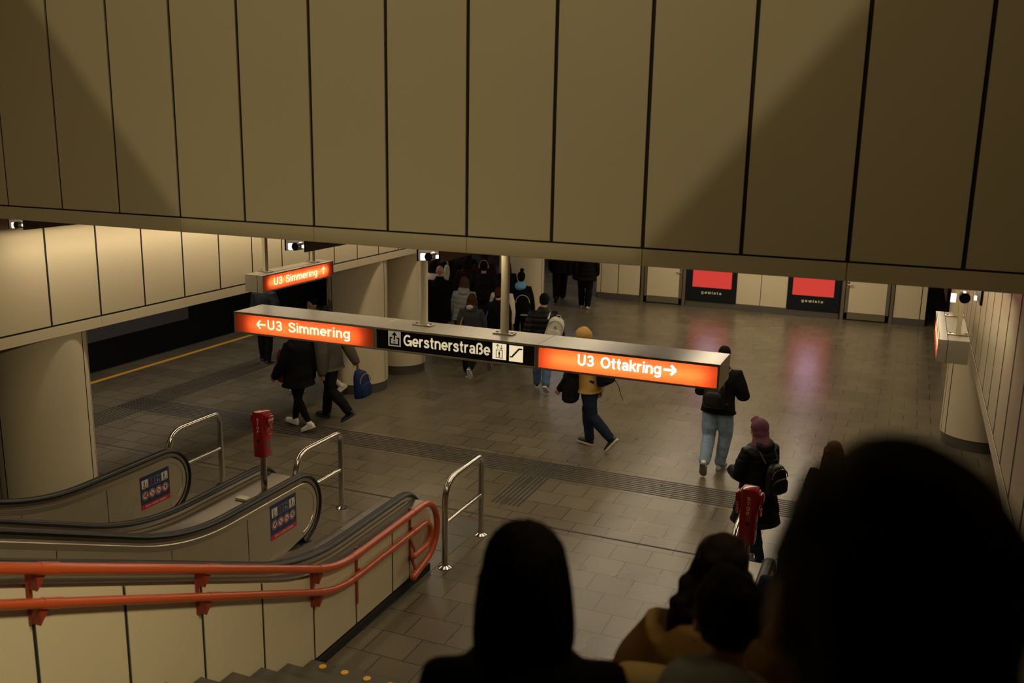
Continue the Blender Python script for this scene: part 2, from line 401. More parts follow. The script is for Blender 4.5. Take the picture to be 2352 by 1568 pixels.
side_wall('wall_right', XR, -1, 7.57-MOD*12, -1.0, 24.0, PANEL)
# walls of the stair hall above the downstand, behind and over the camera
struct(B().box(-9.2, -8.3, -9.0, WY, 3.85, 8.8).build('wall_upper_left', PANELF))
struct(B().box(XR, 1.5, -9.0, WY, 3.85, 8.8).build('wall_upper_right', PANELF))
struct(B().box(-9.2, 1.5, -9.0, 6.8, 8.7, 8.9).build('ceiling_upper', PANELF))
# unseen mask added behind the camera; its tapering opening shapes the front wall's light
RY = -1.6
def to_rear(x, z):
    t = (RY-LAMP.y)/(WY-LAMP.y); q = LAMP+(Vector((x, WY, z))-LAMP)*t; return (q.x, q.z)
tl = to_rear(-7.295-2.6*0.84, 5.603+2.6); bl = to_rear(-5.70, 3.70); brr = to_rear(-1.765, 3.70); tr = to_rear(-0.386+2.6*0.824, 5.366+2.6)
p = B(); zt = 8.7
tl = (max(tl[0], -9.0), min(tl[1], zt)); tr = (tr[0], min(tr[1], zt))
p.prism([(-9.2, 5.2), (bl[0], bl[1]), (tl[0], tl[1]), (tl[0], zt+0.1), (-9.2, zt+0.1)], 'y', RY-0.1, RY)
p.prism([(1.5, 5.2), (1.5, zt+0.1), (tr[0], zt+0.1), (tr[0], tr[1]), (brr[0], brr[1])], 'y', RY-0.1, RY)
p.prism([(-9.2, 5.2), (1.5, 5.2), (brr[0], brr[1]), (bl[0], bl[1])], 'y', RY-0.1, RY)
struct(p.build('rear_light_mask', PANELF))

# track pit beyond the platform edge
struct(B().box(-24, -13.72, 4, 40, -1.5, -1.3).build('floor_track_bed', BLACK))
struct(B().box(-13.74, -13.70, 4, 40, -1.3, 0.002).build('trim_1', mat('platform_edge', (0.03, 0.027, 0.024), rough=0.7)))
wt = struct(B().box(-18.2, -17.5, 4, 40, -1.4, 3.9).build('wall_track', BLACK))
struct(B().box(-17.5, -17.44, 8, 19.6, -0.52, -0.12).build('wall_track_panel', mat('track_panel', (0.16, 0.15, 0.14), rough=0.7), wt))
for k in range(2):
    rl = B(); rl.box(-15.2-k*1.43, -15.13-k*1.43, 4, 40, -1.3, -1.14)
    tag(rl.build('rail', mat('rail_steel', (0.20, 0.13, 0.09), rough=0.4, metal=0.8)), ['steel running rail of the track, the one nearer the platform edge', 'steel running rail of the track, the one nearer the dark far wall'][k], 'rail', 'running rails of the track')
tag(B().box(-13.26, -13.17, 4, 40, 0.0, 0.004).build('trim_2', YELLOW), None, None, kind='structure')
# tactile guide strips: narrow dark ribs let into the pavers
RIB = mat('tactile_rib', (0.022, 0.018, 0.014), rough=0.55)
p = B()
for k in range(9):
    y = 11.40+k*0.066; p.box(-11.75, XR+0.3, y, y+0.030, 0.0, 0.003)
for k in range(7):
    x = -4.52+k*0.058; p.box(x, x+0.030, 10.30, 11.95, 0.0, 0.0034)
for k in range(9):
    x = -11.75+k*0.066; p.box(x, x+0.026, 5.0, 24, 0.0, 0.0028)
struct(p.build('trim_3', RIB))
struct(B().box(-12.0, XR+3, 9.86, 9.892, 0.0, 0.002).build('trim_4', mat('drain_slot', (0.02, 0.018, 0.016), rough=0.7)))

# ------------------------------------------------------------------ back wall
BY = 25.1
p = B()
for a, b in ((-7.89, -7.775), (-7.765, -7.28), (-7.265, -6.66)): p.bbox(a+0.004, b-0.004, BY-0.02, BY, 0.165, 3.7, 0.004)
for a, b in ((-4.05, -3.43), (-3.425, -2.755)): p.bbox(a+0.006, b-0.004, BY-0.02, BY, 0.165, 3.7, 0.004)
for a, b in ((-0.19, 0.42), (0.43, 0.55)): p.bbox(a+0.006, b-0.004, BY-0.02, BY, 0.165, 3.7, 0.004)
wb = struct(p.build('wall_back', PANELF))
struct(B().box(-7.89, 0.55, BY-0.003, BY+0.3, 0.0, 3.78).build('wall_back_core', SEAM, wb))
p = B()
for a, b in ((-7.87, -6.62), (-5.38, -1.47), (-0.2, 0.55)): p.bbox(a, b, BY-0.03, BY, 0.0, 0.155, 0.004)
struct(p.build('baseboard_back', GRANITE_DARK))
def door(name, x0, x1, handle_side):
    d = struct(B().box(x0+0.10, x1-0.10, BY-0.03, BY-0.005, 0.03, 2.18).build(name, FRAME))
    f = B(); f.bbox(x0, x0+0.075, BY-0.05, BY, 0, 2.28); f.bbox(x1-0.075, x1, BY-0.05, BY, 0, 2.28); f.bbox(x0, x1, BY-0.05, BY, 2.2, 2.28)
    f.bbox(x0+0.095, x0+0.17, BY-0.045, BY-0.02, 0.03, 2.18); f.bbox(x1-0.17, x1-0.095, BY-0.045, BY-0.02, 0.03, 2.18); f.bbox(x0+0.095, x1-0.095, BY-0.045, BY-0.02, 0.03, 0.19)
    struct(f.build('door_frame', FRAME, d))
    struct(B().bbox(x0+0.175, x1-0.175, BY-0.05, BY-0.03, 0.20, 2.15, 0.004).build('door_leaf', PANELF, d))
    hx = x1-0.13 if handle_side > 0 else x0+0.13
    h = B(); h.tube(fillet([(hx, BY-0.045, 0.90), (hx, BY-0.10, 0.90), (hx-0.12*handle_side, BY-0.10, 0.90), (hx-0.12*handle_side, BY-0.085, 0.90)], 0.03), 0.014, 10); h.bbox(hx-0.02, hx+0.02, BY-0.055, BY-0.045, 0.80, 1.0, 0.004)
    struct(h.build('door_handle', STEEL, d, True))
door('door_1', -6.62, -5.40, 1)
door('door_2', -1.43, -0.20, -1)
REDP = emit('red_poster_light', (0.62, 0.045, 0.034), 0.66)
PALEP = emit('pale_poster_light', (0.66, 0.46, 0.72), 2.6)
DARKP = mat('poster_case_black', (0.005, 0.006, 0.009), rough=0.6, spec=0.2)
def poster(x0, x1, r0, r1, label):
    t = thing('poster_lightbox', label, 'lightbox', ((x0+x1)/2, BY-0.06, 0.165), 'red lit poster boxes in the far wall')
    b = B(); b.bbox(x0, r0, BY-0.06, BY-0.004, 0.165, 2.6, 0.006); b.bbox(r1, x1, BY-0.06, BY, 0.165, 2.6, 0.006); b.bbox(r0-0.002, r1+0.002, BY-0.06, BY, 0.165, 0.54, 0.006); b.bbox(r0-0.002, r1+0.002, BY-0.06, BY, 2.25, 2.6, 0.006)
    b.build('case', DARKP, t)
    B().box(r0, r1, BY-0.045, BY-0.01, 0.54, 2.25).build('poster', REDP, t, label='glowing red poster sheet')
    q = r1-r0
    Flat((r0, BY-0.046, 0.54), (1, 0, 0), (0, 0, 1), 0.001).poly([(q*0.28, 0.75), (q*0.72, 0.75), (q*0.78, 1.35), (q*0.22, 1.35)]).build('poster_print', PALEP, t)
    text('gewista', CREAM, t, ((r0+r1)/2, BY-0.062, 0.375), (1, 0, 0), (0, 0, 1), width=0.53, height=0.070, depth=0.001, bold=0.19, anchor='c', track=0.30)
poster(-5.36, -4.06, -5.21, -4.18, 'glowing red poster box right of the framed cream door with its handle on the right')
poster(-2.75, -1.47, -2.63, -1.615, 'glowing red poster box beside the door nearer the right wall')
# further passage walls behind the crowd and right of the far wall
struct(B().box(-16, 0.6, 33.5, 33.8, 0, 3.8).build('wall_far', mat('far_wall', (0.32, 0.28, 0.27), rough=0.7)))
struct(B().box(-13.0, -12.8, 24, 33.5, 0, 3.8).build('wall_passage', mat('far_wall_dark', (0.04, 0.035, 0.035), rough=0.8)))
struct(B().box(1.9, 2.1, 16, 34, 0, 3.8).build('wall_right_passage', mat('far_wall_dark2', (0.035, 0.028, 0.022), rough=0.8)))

# ------------------------------------------------------------------ columns
def column(x, y, r, label, seam_dir, zt=2.36):
    t = thing('column', label, 'column', (x, y, 0), 'round clad columns under the side walls')
    B().lathe([(r-0.03, 0), (r-0.03, 0.001), (r-0.015, 0.165), (0, 0.165)], (x, y, 0), 48).build('plinth', GRANITE_DARK, t, True, label='dark granite plinth')
    # cladding: curved sheets separated by two narrow cover strips each side
    b = B(); cuts = sorted((seam_dir+d) % 360 for d in (-72, -56, 62, 78, 178, 194))
    for i in range(len(cuts)):
        a0 = cuts[i]; a1 = cuts[(i+1) % len(cuts)]+(360 if i == len(cuts)-1 else 0)
        g = 0.018/r*57.3/2
        b.lathe([(r-0.02, 0.175), (r, 0.175), (r, zt), (r-0.02, zt)], (x, y, 0), max(3, int((a1-a0)/7)), R(a0+g), R(a1-g))
    b.build('cladding', PANELF, t, True)
    B().lathe([(0.0, 0.165), (r-0.012, 0.165), (r-0.012, zt), (0, zt)], (x, y, 0), 48).build('core', SEAM, t, True)
def facing(x, y): return math.degrees(math.atan2(0-y, 0-x))
COLS = [(-8.83, 7.50, 0.513, 'cream round column beside the leftmost escalator, nearest the camera'),
        (-8.83, 14.17, 0.523, 'cream round column behind the man carrying the blue backpack'),
        (-8.80, 15.64, 0.48, 'cream round column directly behind the post of the long sign, second of the close pair'),
        (-8.85, 21.9, 0.56, 'cream round column behind the person in the black knitted cap'),
        (1.25, 15.6, 0.52, 'cream round column below the right wall and the small hanging sign'),
        (1.45, 22.3, 0.5, 'cream round column far back under the right wall')]
for x, y, r, lb in COLS: column(x, y, r, lb, facing(x, y))

# ------------------------------------------------------------------ ceiling troughs with tubes
TUBE = emit('fluorescent_tube', (1.0, 0.86, 0.66), 9.0)
DIFFU = emit('lit_diffuser', (1.0, 0.90, 0.74), 1.5)
LAMP_LABEL = ['brown ceiling lamp trough beside the left wall, its open end at the far left', 'brown ceiling lamp trough above the small left hanging sign',
              'brown ceiling lamp trough above the first post of the long sign', 'brown ceiling lamp trough hidden above the long orange sign', 'brown ceiling lamp trough above the small right hanging sign']
for (tx, y0, y1, pw), lb in zip(TROUGHS, LAMP_LABEL):
    t = thing('ceiling_lamp', lb, 'lamp', (tx, y0-0.08, 3.78), 'ceiling lamp troughs of the hall')
    ya = y0-0.09
    b = B(); b.box(tx-0.105, tx-0.090, ya, y1+0.1, 3.545, 3.78); b.box(tx+0.090, tx+0.105, ya, y1+0.1, 3.545, 3.78); b.box(tx-0.105, tx+0.105, ya, y1+0.1, 3.70, 3.715)
    b.build('housing', BROWN, t)
    B().cyl((tx, y0, 3.64), (tx, y1, 3.64), 0.014, 12).build('tube', TUBE, t, True)
    B().cyl((tx, ya-0.002, 3.585), (tx, y0-0.01, 3.585), 0.034, 20).build('tube_socket', mat('socket_dark', (0.05, 0.045, 0.03), rough=0.35), t, True)
    b = B(); b.box(tx-0.080, tx-0.050, ya+0.015, ya+0.045, 3.552, 3.605); b.box(tx+0.056, tx+0.070, ya+0.015, ya+0.045, 3.575, 3.60)
    b.build('lit_diffuser', DIFFU, t)

# ------------------------------------------------------------------ hanging signs
ORANGE_T = translucent('orange_lightbox_pane', (1.0, 0.34, 0.17))
WHITE_E = emit('lit_white_lettering', (1.0, 0.88, 0.55), 0.95)
WHITE_B = emit('lit_bright_lettering', (1.0, 0.95, 0.85), 1.6)
CREAM_E = emit('lit_cream_lettering', (0.95, 0.78, 0.48), 0.47)
PICT_E = emit('lit_cream_pictogram', (1.0, 0.82, 0.50), 0.62)
SIGNBLK = mat('sign_black', (0.004, 0.004, 0.005), rough=0.3)
def arrow(F, a, b, L, hw, w, dirn=(1, 0)):
    # arrow as three strokes, tip at (a,b)
    dx, dy = dirn; nx, ny = -dy, dx
    F.line(a-dx*L, b-dy*L, a-dx*w*0.6, b-dy*w*0.6, w)
    F.line(a-dx*hw+nx*hw, b-dy*hw+ny*hw, a, b, w); F.line(a-dx*hw-nx*hw, b-dy*hw-ny*hw, a, b, w)
    F.disc(a-dx*w*0.35, b-dy*w*0.35, w*0.5, 10)
SY0, SY1, SZ0, SZ1 = 7.70, 8.15, 2.50, 2.718
def sign_box(t, x0, x1, y0, y1, z0, z1, lid=True):
    """housing of one module, open towards -y behind the pane"""
    b = B(); e = 0.018
    b.box(x0+0.012, x1-0.012, y1-0.01, y1-0.0005, z0+0.012, z1-0.012); b.box(x0, x0+0.0118, y0, y1, z0, z1-0.0122); b.box(x1-0.0118, x1, y0, y1, z0, z1-0.0122)
    b.box(x0+0.012, x1-0.012, y0, y1, z0, z0+0.0118); b.bbox(x0, x1, y0, y1, z1-0.012, z1, 0.003)
    h = b.build('housing', SIGNBOX, t)
    f = B(); f.bbox(x0+e, x1-e, y0-0.014, y0-0.0004, z0, z0+e, 0.003); f.bbox(x0+e, x1-e, y0-0.014, y0-0.0004, z1-e, z1+0.004, 0.003)
    f.bbox(x0, x0+e-0.0003, y0-0.0145, y0-0.0004, z0, z1+0.004, 0.003); f.bbox(x1-e+0.0003, x1, y0-0.0145, y0-0.0004, z0, z1+0.004, 0.003)
    f.build('frame', SIGNBOX, t)
sg = thing('hanging_sign', 'long hanging station sign box with two lit orange panels and a black middle panel', 'sign', (-3.79, 7.92, 2.5))
mods = [(-6.255, -4.607), (-4.605, -2.952), (-2.950, -1.330)]
for i, (a, b) in enumerate(mods):
    sign_box(sg, a, b, SY0, SY1, SZ0, SZ1)
def tube_light(name, loc, L, power, axis='x', color=(1.0, 0.78, 0.42), face=-1):
    l = bpy.data.lights.new(name, 'AREA'); l.shape = 'RECTANGLE'; l.size = L; l.size_y = 0.03; l.energy = power; l.color = color
    o = bpy.data.objects.new(name, l); COL.objects.link(o); o.location = loc
    d = Vector((0, -1, 0)) if axis == 'x' else Vector((face, 0, 0))
    if axis == 'x': o.rotation_euler = (R(-90), 0, 0) if False else (R(90), 0, R(180))
    else:
        zax = -d; xax = Vector((0, 1, 0)); yax = zax.cross(xax)
        o.rotation_euler = Matrix((xax, yax, zax)).transposed().to_euler()
    if axis == 'x':
        zax = -d; xax = Vector((1, 0, 0)); yax = zax.cross(xax); o.rotation_euler = Matrix((xax, yax, zax)).transposed().to_euler()
    return o
e = 0.018
for i in (0, 2):
    a, b = mods[i]
    B().box(a+e*0.6, b-e*0.6, SY0-0.004, SY0-0.001, SZ0+e*0.6, SZ1-e*0.6).build('pane', ORANGE_T, sg, label='lit orange pane')
tube_light('sign_tube', ((mods[0][0]+mods[0][1])/2, SY0+0.10, 2.60), 1.25, 2.7, color=(1.0, 0.86, 0.66))
tube_light('sign_tube', ((mods[2][0]+mods[2][1])/2, SY0+0.08, 2.605), 1.36, 10.5, color=(1.0, 0.95, 0.72))
a, b = mods[1]
B().box(a+e*0.6, b-e*0.6, SY0-0.004, SY0-0.001, SZ0+e*0.6, SZ1-e*0.6).build('black_pane', SIGNBLK, sg)
yp = SY0-0.004
F = Flat((-5.977, yp, 2.612), (1, 0, 0), (0, 0, 1), 0.0015)
arrow(F, 0.0, 0.0, 0.105, 0.042, 0.017, (-1, 0)); F.build('arrow_mark', WHITE_E, sg)
text('U3 Simmering', WHITE_E, sg, (-5.85, yp, 2.571), (1, 0, 0), (0, 0, 1), width=0.965, height=0.098, depth=0.0015, track=0.085)
text('Gerstnerstraße', CREAM_E, sg, (-4.297, yp, 2.570), (1, 0, 0), (0, 0, 1), width=0.893, height=0.107, depth=0.0015, track=0.075)
text('U3 Ottakring', WHITE_B, sg, (-2.566, yp, 2.578), (1, 0, 0), (0, 0, 1), width=0.745, height=0.098, depth=0.0015, track=0.065)
F = Flat((-1.697, yp, 2.628), (1, 0, 0), (0, 0, 1), 0.0015)
arrow(F, 0.0, 0.0, 0.105, 0.042, 0.022, (1, 0)); F.build('arrow_mark', WHITE_B, sg)
# pictograms of the black panel
F = Flat((-4.462, yp, 2.552), (1, 0, 0), (0, 0, 1), 0.0012); F.rect(0, 0.135, 0, 0.148); F.build('pictogram', emit('pict_dim', (0.60, 0.52, 0.36), 0.25), sg)
F = Flat((-4.462, yp, 2.552), (1, 0, 0), (0, 0, 1), 0.0022)
F.rect(0.015, 0.120, 0.012, 0.026); F.rect(0.015, 0.030, 0.012, 0.085); F.rect(0.105, 0.120, 0.012, 0.085); F.rect(0.015, 0.045, 0.075, 0.088); F.rect(0.090, 0.120, 0.075, 0.088)
F.rect(0.060, 0.075, 0.065, 0.11); F.poly([(0.038, 0.105), (0.097, 0.105), (0.0675, 0.142)])
F.ring(0.066, 0.040, 0.008, 0.012, 12); F.rect(0.062, 0.066, 0.045, 0.062); F.disc(0.064, 0.064, 0.004, 8); F.line(0.066, 0.05, 0.078, 0.036, 0.004)
F.build('pictogram_print', SIGNBLK, sg)
F = Flat((-3.380, yp, 2.545), (1, 0, 0), (0, 0, 1), 0.0012); F.rect(0, 0.135, 0, 0.148); F.build('pictogram', PICT_E, sg)
F = Flat((-3.380, yp, 2.545), (1, 0, 0), (0, 0, 1), 0.0022)
for (a0, a1, b0, b1) in ((0.035, 0.10, 0.012, 0.018), (0.035, 0.10, 0.084, 0.090), (0.035, 0.041, 0.012, 0.09), (0.094, 0.10, 0.012, 0.09)): F.rect(a0, a1, b0, b1)
arrow(F, 0.05, 0.138, 0.040, 0.014, 0.006, (0, 1)); arrow(F, 0.086, 0.096, 0.040, 0.014, 0.006, (0, -1))
F.disc(0.0675, 0.075, 0.005, 10); F.rect(0.059, 0.076, 0.045, 0.068); F.rect(0.061, 0.067, 0.02, 0.046); F.rect(0.068, 0.074, 0.02, 0.046)
F.build('pictogram_print', SIGNBLK, sg)
F = Flat((-3.217, yp, 2.541), (1, 0, 0), (0, 0, 1), 0.0012); F.rect(0, 0.135, 0, 0.148); F.build('pictogram', PICT_E, sg)
F = Flat((-3.217, yp, 2.541), (1, 0, 0), (0, 0, 1), 0.0022)
F.line(0.008, 0.042, 0.034, 0.042, 0.012); F.line(0.028, 0.040, 0.098, 0.120, 0.013); F.line(0.094, 0.120, 0.128, 0.120, 0.014)
for k in range(6):
    aa = 0.030+k*0.0105; bb = 0.050+k*0.012; F.poly([(aa, bb), (aa+0.0105, bb+0.012), (aa, bb+0.013)])
F.build('pictogram_print', SIGNBLK, sg)
for px in (-4.235, -3.388):
    b = B(); b.cyl((px, 7.985, SZ1+0.012), (px, 7.985, 3.78), 0.040, 24)
    po = b.build('post', mat('post_paint', (0.46, 0.40, 0.26), rough=0.4), sg, True)
    b = B(); b.bbox(px-0.10, px+0.10, 7.985-0.055, 7.985+0.055, SZ1+0.001, SZ1+0.014, 0.005)
    for dx in (-0.075, 0.075): b.cyl((px+dx, 7.985, SZ1+0.012), (px+dx, 7.985, SZ1+0.026), 0.013, 8)
    b.build('flange', SIGNBOX, sg, True)
def small_sign(X, sgn, y0, y1, label, txt):
    """sign hanging along the hall; sgn = direction its lit face looks (+1 = +x)"""
    t = thing('hanging_sign', label, 'sign', (X, (y0+y1)/2, 2.5))
    z0, z1 = 2.50, 2.722; xb = X-sgn*0.26; xm = X-sgn*0.07
    lo, hi = sorted((X, xb))
    b = B(); g_ = 0.0122
    b.bbox(lo, hi, y0, y0+0.012, z0, z1-g_, 0.002); b.bbox(lo, hi, y1-0.012, y1, z0, z1-g_, 0.002); b.bbox(lo, hi, y0, y1, z1-0.012, z1, 0.003); b.box(lo, hi, y0+g_, y1-g_, z0, z0+0.012)
    q = sorted((xb, xb+sgn*0.012)); b.box(q[0]+0.0003, q[1], y0+g_, y1-g_, z0+g_, z1-g_)
    b.build('housing', SIGNBOX, t)
    q = sorted((xm, xm-sgn*0.006)); s_ = B(); s_.box(q[0], q[1], y0-0.0012, y0-0.0004, z0, z1); s_.box(q[0], q[1], y0, y1, z1+0.0003, z1+0.001); s_.build('joint', SEAM, t)
    f = B(); qa, qb = sorted((X-sgn*0.004, X+sgn*0.012))
    qa, qb = sorted((X+sgn*0.0004, X+sgn*0.012)); f.bbox(qa, qb, y0+e, y1-e, z0, z0+e, 0.002); f.bbox(qa, qb, y0+e, y1-e, z1-e, z1, 0.002); f.bbox(qa, qb, y0, y0+e-0.0003, z0, z1, 0.002); f.bbox(qa, qb, y1-e+0.0003, y1, z0, z1, 0.002)
    f.build('frame', SIGNBOX, t)
    qa, qb = sorted((X, X+sgn*0.003)); B().box(qa, qb, y0+e*0.6, y1-e*0.6, z0+e*0.6, z1-e*0.6).build('pane', ORANGE_T, t, label='lit orange pane')
    tube_light('sign_tube', (X-sgn*0.05, (y0+y1)/2, 2.61), 1.3, 2.7, 'y', (1.0, 0.86, 0.66), face=sgn)
    # lettering reads along the direction that is right-hand for a viewer of the face
    ud = (0, sgn, 0); start = y0+0.24 if sgn > 0 else y1-0.24
    text(txt, WHITE_E, t, (X+sgn*0.003, start, 2.566), ud, (0, 0, 1), width=0.97, height=0.098, depth=0.0015, track=0.085)
    F = Flat((X+sgn*0.003, start+sgn*1.12, 2.665), ud, (0, 0, 1), 0.0015); arrow(F, 0, 0, 0.105, 0.042, 0.017, (0, 1)); F.build('arrow_mark', WHITE_E, t)
    xc = X-sgn*0.165
    for yy in (y0+0.30, y1-0.25):
        B().box(xc-0.022, xc+0.022, yy-0.03, yy+0.03, z1+0.008, 3.78).build('post', mat('post_paint', (0.46, 0.40, 0.26)), t)
        g = B(); g.bbox(xc-0.095, xc+0.095, yy-0.04, yy+0.04, z1+0.001, z1+0.012, 0.006)
        for dx in (-0.07, 0.07): g.cyl((xc+dx, yy, z1+0.01), (xc+dx, yy, z1+0.024), 0.012, 8)
        g.build('flange', SIGNBOX, t, True)
small_sign(-7.44, 1, 9.71, 11.31, 'small hanging sign with a lit orange face beside the left wall', 'U3 Simmering')
small_sign(0.36, -1, 9.66, 11.25, 'small hanging sign seen end on beside the right wall', 'U3 Ottakring')

# ------------------------------------------------------------------ escalators
SL = 0.447
def zfloor(y, y0=6.5): return 0.0 if y >= y0 else SL*(y0-y)
def smooth_profile(off, y0=6.3, ys=None, blend=0.6):
    """height of a line running along the escalator, flat then rising towards the camera"""
    out = []
    for y in ys:
        d = y0-y
        if d <= -blend: z = 0
        elif d >= blend: z = SL*d
        else: z = SL*(d+blend)**2/(4*blend)
        out.append((y, off+z))
    return out
YS = [8.05, 7.6, 7.2, 7.0]+[6.9-0.1*i for i in range(13)]+[5.4, 5.0, 4.4, 3.6, 2.6, 1.6, 0.4]
NEW = 8.03                                     # where the newel arc begins
def rail_path(ztop, r):
    """centre line in (y,z): from the camera end down to the floor newel and round it"""
    pts = smooth_profile(ztop, ys=[y for y in YS if y < NEW-0.02])[::-1]
    pts += [(NEW+r*math.sin(R(a)), ztop-r+r*math.cos(R(a))) for a in range(0, 171, 10)]
    return pts
def sweep_yz(path, sec, X):
    """sweep a section (dx, dn) along a (y,z) path at X"""
    secs = []
    for i, (y, z) in enumerate(path):
        a = path[max(0, i-1)]; b = path[min(len(path)-1, i+1)]
        ty, tz = b[0]-a[0], b[1]-a[1]; L = math.hypot(ty, tz); ny, nz = -tz/L, ty/L
        secs.append([(X+dx, y+ny*dn, z+nz*dn) for dx, dn in sec])
    return B().strip(secs)
RAILSEC = [(-0.045, -0.012), (-0.047, 0.004), (-0.036, 0.020), (-0.018, 0.027), (0.018, 0.027), (0.036, 0.020), (0.047, 0.004), (0.045, -0.012), (0.03, -0.020), (-0.03, -0.020)]
def balustrade(t, X, inner, outer_deck=0.0, deck_z=0.80):
    """handrail, guide profile and panel of one side; inner = +1 when the passenger side is +x"""
    ZT = 0.89; r = 0.385
    sweep_yz(rail_path(ZT, r), RAILSEC, X).build('handrail', RUBBER, t, True)
    sweep_yz(rail_path(ZT-0.032, r-0.032), [(-0.030, -0.02), (-0.030, 0.016), (0.030, 0.016), (0.030, -0.02)], X).build('handrail_guide', BRUSH, t, True)
    # newel and side panel: outline in (y,z)
    top = [(y, z) for y, z in smooth_profile(ZT-0.075, ys=[y for y in YS if y < NEW-0.02])]
    rr = r-0.075
    outline = [(NEW+rr*math.sin(R(a)), ZT-0.075-rr+rr*math.cos(R(a))) for a in range(170, -1, -10)]+top
    low = [(y, z-0.70) for y, z in top][::-1]
    outline += low
    xs = sorted((X-0.032, X+0.032))
    B().prism(outline, 'x', xs[0], xs[1]).build('balustrade_panel', BALU, t)
    # raised trim band following the edge on the passenger side
    xi = X+inner*0.033
    band = smooth_profile(ZT-0.105, ys=[y for y in YS if y < NEW-0.02])[::-1]+[(NEW+(r-0.105)*math.sin(R(a)), ZT-r+(r-0.105)*math.cos(R(a))) for a in range(0, 171, 10)]
    sweep_yz(band, [(-0.004, -0.030), (-0.004, 0.030), (0.004, 0.022), (0.004, -0.024)], xi).build('trim_band', mat('trim_steel', (0.46, 0.41, 0.31), rough=0.3, metal=0.8), t, True)
    # sheet joints
    for y in (7.15, 6.1, 4.9, 3.7, 2.5):
        z1 = smooth_profile(ZT-0.14, ys=[y])[0][1]; z0 = z1-0.55
        B().box(xi-0.0015, xi+0.0015, y-0.003, y+0.003, z0, z1).build('sheet_joint', SEAM, t)
    # skirt down to the steps
    sk = [(8.2, 0.0), (8.2, 0.11)]+[(y, z) for y, z in smooth_profile(0.16, ys=[y for y in YS if y < 7.9])]+[(y, z) for y, z in smooth_profile(0.0, ys=[y for y in YS if y < 8.0])][::-1]
    xs = sorted((X-0.05*inner, X+0.075*inner)); B().prism(sk, 'x', xs[0], xs[1]).build('skirt', BRUSH, t)
def deck(t, x0, x1, z=0.80, y1=8.28):
    top = [(y1, 0.0), (y1, z-0.07), (y1-0.05, z)]+smooth_profile(z, ys=[y for y in YS if y < 8.1])+smooth_profile(0.0, ys=[y for y in YS if y < 8.1])[::-1]
    B().prism(top, 'x', x0, x1).build('deck', BRUSH, t)
STEPM = mat('step_metal', (0.16, 0.15, 0.14), rough=0.45, metal=0.8)
def steps(t, x0, x1, ya=6.9, yb=0.8):
    y = ya; i = 0
    while y > yb:
        z = 0.0
        for q in (0,): z = smooth_profile(0.0, y0=6.5, ys=[y-0.2])[0][1]
        b = B(); b.box(x0, x1, y-0.40, y, z-0.20, z+0.006)
        n = int((x1-x0)/0.05)
        for k in range(n): b.box(x0+k*0.05+0.01, x0+k*0.05+0.035, y-0.395, y-0.005, z+0.006, z+0.014)
        b.build('step', STEPM, t); y -= 0.40; i += 1
def landing(t, x0, x1, y0, y1):
    b = B(); b.bbox(x0, x1, y0, y1, 0.0, 0.006, 0.002)
    l = b.build('landing_plate', mat('landing_steel', (0.20, 0.185, 0.165), rough=0.38, metal=0.85, var=0.25, vscale=3), t)
    g = B()
    for k in range(1, int((y1-y0)/0.45)): g.box(x0+0.02, x1-0.02, y0+k*0.45, y0+k*0.45+0.006, 0.006, 0.0068)
    g.build('plate_joint', SEAM, t)
    c = B(); c.box(x0+0.12, x1-0.12, 6.9, 7.25, 0.006, 0.022)
    for k in range(22):
        xx = x0+0.14+k*(x1-x0-0.28)/22; c.box(xx, xx+0.02, 6.82, 6.92, 0.004, 0.02)
    c.build('comb', mat('comb_yellowish', (0.30, 0.27, 0.2), rough=0.4, metal=0.7), t)
NAVY = mat('sticker_navy', (0.010, 0.022, 0.065), rough=0.35)
STRED = mat('sticker_red', (0.45, 0.012, 0.022), rough=0.35)
STWHITE = mat('sticker_white', (0.62, 0.55, 0.42), rough=0.4)
STLINE = mat('sticker_lightblue', (0.30, 0.36, 0.45), rough=0.4)
STBLK = mat('sticker_black', (0.01, 0.01, 0.012), rough=0.4)
